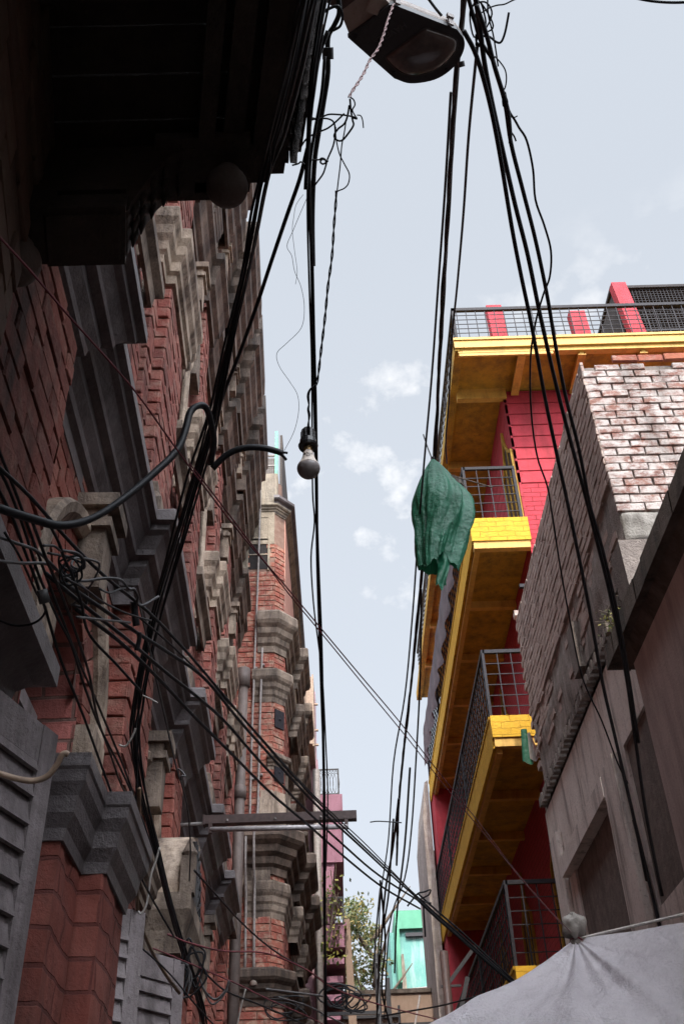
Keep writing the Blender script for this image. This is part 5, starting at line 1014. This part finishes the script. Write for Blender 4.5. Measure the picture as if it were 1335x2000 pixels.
cable('wire', 'ringed wire tie on the middle bundle under the valance', 'cable', 0.0024, [(-0.020,1.483,3.916),(0.001,1.483,3.916),(0.009,1.480,3.918),(0.017,1.482,3.916),(0.019,1.489,3.912),(0.011,1.492,3.910),(0.005,1.487,3.913),(0.012,1.482,3.916),(0.026,1.487,3.913)])
cable('wire', 'wire tie around the diagonal cable below the valance', 'cable', 0.0024, [(-0.069,1.493,3.909),(-0.053,1.490,3.911),(-0.045,1.486,3.913),(-0.036,1.493,3.909),(-0.029,1.498,3.906),(-0.034,1.489,3.912)])
cable('insulator', 'white porcelain insulator among the cables by the valance', 'bulbB', 0.0101, [(0.017,1.227,4.117),(0.014,1.237,4.112),(0.011,1.248,4.107)], cat='insulator')
cable('cable_clamp', 'dark clamp plate holding the cables beside the valance', 'railD', 0.0145, [(0.033,1.285,4.110),(0.033,1.295,4.105),(0.033,1.310,4.097)], cat='clamp')
cable('thread', 'pale kite thread drifting in curves left of the light bulb', 'thread', 0.0008, [(-0.023,1.572,3.917),(-0.055,1.625,3.880),(-0.074,1.657,3.856),(-0.092,1.688,3.832),(-0.080,1.710,3.816),(-0.074,1.742,3.791),(-0.058,1.775,3.765),(-0.051,1.817,3.730),(-0.061,1.858,3.693),(-0.103,1.888,3.665),(-0.131,1.907,3.646),(-0.126,1.933,3.622),(-0.099,1.965,3.593),(-0.079,1.991,3.568),(-0.076,2.020,3.537),(-0.090,2.059,3.495),(-0.120,2.096,3.453)])
cable('thread', 'second faint kite thread beside the first above the bulb', 'thread', 0.0007, [(-0.043,1.582,3.910),(-0.063,1.603,3.895),(-0.071,1.630,3.876),(-0.076,1.656,3.856),(-0.072,1.700,3.824),(-0.067,1.742,3.791),(-0.073,1.769,3.769)])
cable('wire', 'long grey wire with a hooked end in the wire tangle over the arched window', 'cableG', 0.0035, [(-0.651,1.550,2.774),(-0.629,1.604,2.794),(-0.605,1.659,2.814),(-0.589,1.718,2.822),(-0.572,1.785,2.828),(-0.547,1.832,2.852),(-0.520,1.875,2.887),(-0.491,1.923,2.915),(-0.479,1.968,2.918),(-0.470,1.982,2.927),(-0.466,2.014,2.926),(-0.472,2.039,2.924),(-0.461,2.060,2.931),(-0.434,2.099,2.981)])
cable('wire', 'grey wire that kinks downward in the wire tangle over the arched window', 'cableG', 0.0035, [(-0.652,1.579,2.734),(-0.631,1.659,2.783),(-0.608,1.742,2.839),(-0.600,1.789,2.856),(-0.586,1.864,2.882),(-0.574,1.955,2.906),(-0.596,2.029,2.912),(-0.640,2.069,2.946)])
cable('wire', 'grey wire doubling back in loops in the wire tangle over the arched window', 'cableG', 0.0029, [(-0.565,1.585,2.771),(-0.553,1.612,2.789),(-0.546,1.640,2.798),(-0.528,1.685,2.823),(-0.521,1.723,2.830),(-0.533,1.755,2.830),(-0.562,1.773,2.853),(-0.559,1.790,2.885),(-0.536,1.850,2.919),(-0.531,1.879,2.925),(-0.554,1.934,2.928),(-0.594,2.006,2.933),(-0.640,2.070,2.944)])
cable('wire', 'short black wire bridging two loops in the wire tangle over the arched window', 'cable', 0.0029, [(-0.556,1.596,2.760),(-0.566,1.706,2.833),(-0.580,1.856,2.933),(-0.594,2.017,3.043)])
cable('wire', 'straight grey wire reaching the clamp in the wire tangle over the arched window', 'cableG', 0.0029, [(-0.505,1.679,2.662),(-0.505,1.787,2.725),(-0.504,1.931,2.809),(-0.503,2.122,2.921)])
cable('wire', 'black wire leaving downward to the cornice in the wire tangle over the arched window', 'cable', 0.0035, [(-0.550,1.567,2.802),(-0.546,1.617,2.801),(-0.546,1.666,2.797),(-0.542,1.719,2.795),(-0.542,1.770,2.790),(-0.542,1.823,2.785),(-0.546,1.930,2.773),(-0.511,2.079,2.776),(-0.479,2.211,2.777)])
cable('wire', 'thin black wire slanting to the right in the wire tangle over the arched window', 'cable', 0.0023, [(-0.524,1.633,2.723),(-0.512,1.725,2.760),(-0.501,1.835,2.798),(-0.484,1.957,2.848),(-0.468,2.049,2.890),(-0.453,2.129,2.929)])
cable('wire', 'black wire loop around the small box in the wire tangle over the arched window', 'cable', 0.0029, [(-0.633,1.552,2.781),(-0.632,1.656,2.794),(-0.638,1.797,2.805),(-0.638,1.881,2.813),(-0.676,1.941,2.817),(-0.743,1.999,2.846),(-0.806,2.045,2.893)])
cable('wire', 'little wavy black wire in the wire tangle over the arched window', 'cable', 0.0023, [(-0.462,1.658,2.713),(-0.474,1.786,2.788),(-0.488,1.923,2.889),(-0.502,2.076,2.994)])
cable('wire', 'messiest black wire coil in the wire tangle over the arched window', 'cable', 0.0025, [(-0.569,1.715,2.855),(-0.529,1.735,2.844),(-0.541,1.749,2.820),(-0.574,1.746,2.809),(-0.559,1.731,2.837),(-0.543,1.735,2.839),(-0.531,1.758,2.811),(-0.563,1.759,2.795),(-0.576,1.723,2.841),(-0.542,1.735,2.840),(-0.524,1.746,2.832),(-0.542,1.749,2.819),(-0.558,1.743,2.820),(-0.574,1.729,2.834),(-0.534,1.731,2.848),(-0.531,1.753,2.818)])
cable('wire', 'smaller black wire coil in the wire tangle over the arched window', 'cable', 0.0023, [(-0.575,1.772,2.862),(-0.563,1.785,2.848),(-0.557,1.795,2.837),(-0.586,1.794,2.826),(-0.584,1.775,2.854),(-0.561,1.784,2.850),(-0.560,1.794,2.838),(-0.577,1.789,2.837),(-0.573,1.781,2.850),(-0.554,1.788,2.848),(-0.556,1.805,2.823),(-0.573,1.791,2.835),(-0.584,1.776,2.852),(-0.564,1.770,2.870)])
cable('junction_box', 'small grey diamond shaped junction box in the wire tangle', 'cableG', 0.0130, [(-0.583,1.674,2.726),(-0.577,1.690,2.704)], k=1, seg=4, cat='box')
cable('cable_clamp', 'black cable clamp where the crossing cables meet at the string course', 'cable', 0.0094, [(-0.503,2.137,2.992),(-0.501,2.155,2.965),(-0.498,2.171,2.941)], cat='clamp')
cable('rag_strip', 'torn black strip hanging from the cable clamp at the string course', 'cable', 0.0060, [(-0.491,2.181,2.928),(-0.492,2.192,2.909),(-0.499,2.203,2.888)], cat='strip')
cable('cable', 'uppermost black cable falling down the front of the ornate house from the left edge', 'cable', 0.0037, [(-0.628,1.399,2.884),(-0.634,1.501,2.895),(-0.641,1.619,2.904),(-0.648,1.725,2.911),(-0.657,1.871,2.918),(-0.666,2.056,2.925),(-0.675,2.292,2.931),(-0.678,2.503,2.937),(-0.682,2.739,2.941),(-0.690,3.128,2.945),(-0.715,3.699,2.945)])
cable('cable', 'second black cable falling down the front of the ornate house from the left edge', 'cable', 0.0037, [(-0.630,1.424,2.855),(-0.631,1.528,2.865),(-0.639,1.673,2.871),(-0.651,1.828,2.874),(-0.654,2.007,2.878),(-0.652,2.158,2.883),(-0.663,2.365,2.879),(-0.670,2.604,2.876),(-0.664,2.889,2.877),(-0.664,3.212,2.873),(-0.676,3.736,2.861)])
cable('cable', 'third black cable falling down the front of the ornate house from the left edge', 'cable', 0.0037, [(-0.632,1.449,2.825),(-0.629,1.564,2.828),(-0.633,1.680,2.824),(-0.636,1.825,2.817),(-0.647,2.080,2.795),(-0.645,2.310,2.776),(-0.646,2.593,2.748),(-0.646,2.922,2.712),(-0.649,3.230,2.676),(-0.637,3.478,2.653),(-0.613,3.817,2.625)])
cable('cable', 'kinked black cable falling down the front of the ornate house from the left edge', 'cable', 0.0037, [(-0.572,1.508,2.783),(-0.588,1.680,2.808),(-0.600,1.853,2.834),(-0.619,2.078,2.863),(-0.645,2.336,2.893),(-0.688,2.631,2.922),(-0.718,2.956,2.959),(-0.753,3.349,3.003),(-0.749,3.530,3.038),(-0.752,3.649,3.056)])
cable('hose', 'beige hose end curling around the dark pilaster cap at the left edge', 'hose', 0.0061, [(-0.677,1.866,2.425),(-0.640,1.883,2.418),(-0.607,1.894,2.416),(-0.582,1.898,2.426),(-0.565,1.894,2.447),(-0.556,1.888,2.465),(-0.549,1.888,2.470),(-0.543,1.891,2.468)], cat='hose')
cable('cable', 'brown cable hanging in a long curve past the shutters', 'hoseB', 0.0067, [(-0.621,2.990,2.851),(-0.654,3.209,2.768),(-0.689,3.444,2.678),(-0.701,3.557,2.636),(-0.696,3.654,2.602),(-0.678,3.790,2.559),(-0.650,3.927,2.521),(-0.618,4.058,2.488)])
cable('cord', 'pale cord tied along the brown cable', 'cableW', 0.0038, [(-0.623,3.437,2.822),(-0.634,3.448,2.782),(-0.650,3.461,2.734),(-0.656,3.478,2.679),(-0.663,3.488,2.640),(-0.678,3.493,2.617),(-0.688,3.488,2.624)])
cable('cord', 'pale cord looped at the cable clamp below the string course', 'cableW', 0.0031, [(-0.623,2.658,2.845),(-0.605,2.663,2.842),(-0.591,2.658,2.859),(-0.581,2.651,2.879),(-0.577,2.646,2.890)])
cable('wire', 'short pale wire sticking out of the slanting cable bundle', 'cableW', 0.0021, [(-0.596,2.781,3.066),(-0.575,2.790,3.059),(-0.550,2.800,3.047)])
cable('wire', 'thin grey wire hanging under the string course between the cables', 'cableG', 0.0031, [(-0.569,2.464,3.214),(-0.551,3.237,3.023),(-0.539,3.283,3.015),(-0.529,3.298,3.021),(-0.559,3.321,3.051),(-0.550,3.507,3.002),(-0.563,3.741,2.936),(-0.591,3.959,2.872)])
cable('wire', 'long dull red wire in the low wire web at the foot', 'cableR', 0.0036, [(-0.635,3.812,2.634),(-0.581,3.988,2.647),(-0.477,4.292,2.690),(-0.338,4.672,2.772),(-0.174,5.169,2.812),(-0.056,5.583,2.819),(0.202,6.353,2.889),(0.717,7.832,3.063)])
cable('wire', 'short dull red wire in the low wire web at the foot', 'cableR', 0.0030, [(-0.685,3.815,2.588),(-0.569,4.225,2.615),(-0.446,4.657,2.640),(-0.357,4.975,2.653),(-0.189,5.553,2.684),(-0.092,5.898,2.698)])
cable('wire', 'pale near vertical wire in the low wire web at the foot', 'cableW', 0.0039, [(-0.442,4.863,2.675),(-0.464,4.878,2.594),(-0.479,4.890,2.524)])
cable('wire', 'thick grey level wire in the low wire web at the foot', 'cableG', 0.0066, [(-0.420,5.846,2.883),(-0.300,6.246,2.949),(-0.119,6.848,3.048)])
cable('wire', 'upper black slanting wire in the low wire web at the foot', 'cable', 0.0046, [(-0.613,4.232,3.001),(-0.574,4.651,3.033),(-0.500,5.414,3.092),(-0.394,6.293,3.182),(-0.246,7.324,3.318),(-0.048,8.797,3.499)])
cable('wire', 'lower black slanting wire in the low wire web at the foot', 'cable', 0.0040, [(-0.563,4.346,2.624),(-0.509,4.641,2.618),(-0.409,5.046,2.648),(-0.291,5.519,2.681),(-0.201,5.895,2.701)])
cable('wire', 'grey slanting wire in the low wire web at the foot', 'cableG', 0.0048, [(-0.322,5.371,2.739),(-0.200,5.880,2.799),(-0.098,6.344,2.835),(0.021,6.882,2.877)])
cable('wire', 'drooping grey looped wire in the low wire web at the foot', 'cableG', 0.0047, [(-0.601,4.441,2.637),(-0.574,4.457,2.581),(-0.532,4.470,2.549),(-0.490,4.467,2.580),(-0.476,4.461,2.618)])
cable('wire', 'second drooping grey looped wire in the low wire web at the foot', 'cableG', 0.0040, [(-0.585,4.452,2.600),(-0.548,4.471,2.534),(-0.511,4.472,2.549),(-0.480,4.467,2.590)])
cable('wire', 'black leftmost slanting wire in the low wire web at the foot', 'cable', 0.0032, [(-0.702,3.612,2.549),(-0.637,3.904,2.524),(-0.581,4.219,2.484),(-0.529,4.489,2.452)])
cable('wire', 'right hand black rising wire in the low wire web at the foot', 'cable', 0.0058, [(0.264,7.851,3.115),(0.453,7.595,3.092),(0.677,7.285,3.063),(1.023,6.773,3.041)])
cable('wire', 'coiled black wire mass beside the barrel hood', 'cable', 0.0045, [(-0.638,4.243,2.576),(-0.617,4.225,2.661),(-0.556,4.233,2.665),(-0.580,4.257,2.552),(-0.609,4.243,2.593),(-0.641,4.225,2.649),(-0.616,4.209,2.724),(-0.582,4.233,2.652),(-0.543,4.254,2.583),(-0.621,4.259,2.516),(-0.617,4.232,2.634),(-0.598,4.219,2.698),(-0.549,4.233,2.668),(-0.586,4.248,2.583),(-0.619,4.240,2.600),(-0.607,4.218,2.694),(-0.571,4.239,2.630),(-0.593,4.250,2.572)])
cable('wire', 'loose grey wire coils below the shutters', 'cableG', 0.0033, [(-0.622,4.151,2.532),(-0.650,4.149,2.524),(-0.669,4.136,2.569),(-0.632,4.128,2.624),(-0.588,4.148,2.568),(-0.612,4.161,2.494),(-0.671,4.145,2.526),(-0.633,4.131,2.612),(-0.596,4.143,2.584),(-0.620,4.157,2.508),(-0.655,4.158,2.478),(-0.678,4.130,2.585),(-0.605,4.136,2.608),(-0.602,4.161,2.502),(-0.647,4.152,2.513),(-0.648,4.136,2.580)])
cable('wire', 'round coils of black wire hung on the far crossarm', 'cable', 0.0079, [(0.002,8.826,3.361),(-0.119,8.818,3.399),(-0.146,8.797,3.497),(-0.054,8.795,3.509),(0.018,8.803,3.474),(-0.030,8.811,3.434),(-0.118,8.820,3.386),(-0.148,8.798,3.490),(-0.008,8.794,3.516),(0.090,8.803,3.471),(-0.032,8.823,3.376),(-0.210,8.805,3.450),(-0.102,8.785,3.552),(0.041,8.795,3.510),(-0.003,8.815,3.415),(-0.087,8.818,3.398),(-0.150,8.795,3.504),(-0.009,8.788,3.543),(0.015,8.804,3.468),(0.014,8.824,3.371)])
cable('wire', 'second coil of black wire hung on the far crossarm', 'cable', 0.0069, [(0.138,8.811,3.429),(0.057,8.823,3.375),(0.025,8.811,3.436),(0.104,8.805,3.461),(0.183,8.823,3.364),(0.007,8.824,3.372),(-0.006,8.790,3.531),(0.127,8.798,3.490),(0.157,8.828,3.343),(0.023,8.823,3.378),(0.051,8.806,3.457),(0.215,8.804,3.453),(0.134,8.821,3.379),(0.029,8.828,3.349),(-0.076,8.809,3.442),(0.114,8.802,3.474),(0.109,8.819,3.394),(0.043,8.832,3.333)])
cable('wire', 'sparse black wire loops at the foot of the corner house', 'cable', 0.0040, [(-0.384,5.857,2.845),(-0.224,5.866,2.841),(-0.273,5.877,2.775),(-0.372,5.873,2.773),(-0.383,5.863,2.816),(-0.275,5.871,2.807),(-0.204,5.887,2.743),(-0.392,5.877,2.741),(-0.424,5.857,2.829),(-0.295,5.866,2.825),(-0.256,5.876,2.787),(-0.359,5.879,2.741),(-0.422,5.867,2.784),(-0.332,5.866,2.816)])
cable('cable', 'longest far black cable dropping toward the tree', 'cable', 0.0101, [(0.525,8.349,4.920),(0.491,9.250,4.788),(0.439,10.082,4.671),(0.419,11.150,4.519),(0.396,12.415,4.346),(0.394,13.756,4.170)])
cable('cable', 'crooked far black cable dropping toward the tree', 'cable', 0.0120, [(0.447,11.439,5.199),(0.480,11.894,4.993),(0.503,12.448,4.742),(0.459,13.120,4.443),(0.554,13.752,4.164)])
cable('cable', 'rightmost far black cable dropping toward the tree', 'cable', 0.0108, [(0.706,9.161,5.547),(0.694,10.552,5.286),(0.646,12.009,5.021),(0.650,13.630,4.729)])
cable('cable', 'leftmost short far black cable dropping toward the tree', 'cable', 0.0120, [(0.480,12.418,5.416),(0.416,12.540,5.002),(0.350,12.664,4.516)])
cable('cable', 'middle far black cable dropping toward the tree', 'cable', 0.0110, [(0.577,10.282,5.467),(0.559,11.170,5.279),(0.546,11.822,5.142),(0.496,12.538,4.999)])
cable('cable', 'shortest far black cable dropping toward the tree', 'cable', 0.0061, [(0.504,6.314,3.454),(0.503,6.346,3.342),(0.504,6.368,3.258)])
cable('cable', 'thin level black wire near the far cables above the tube light', 'cable', 0.0040, [(0.209,6.554,4.050),(0.271,6.551,4.053),(0.421,6.549,4.037)])
cable('cable', 'short black cable above the street lamp at the top edge', 'cable', 0.0059, [(0.462,1.923,5.753),(0.496,1.959,5.732),(0.526,1.987,5.715)])
cable('cable', 'black cable at the top right corner of the sky', 'cable', 0.0051, [(1.094,1.633,5.084),(1.161,1.637,5.060),(1.226,1.634,5.039),(1.289,1.625,5.020)])
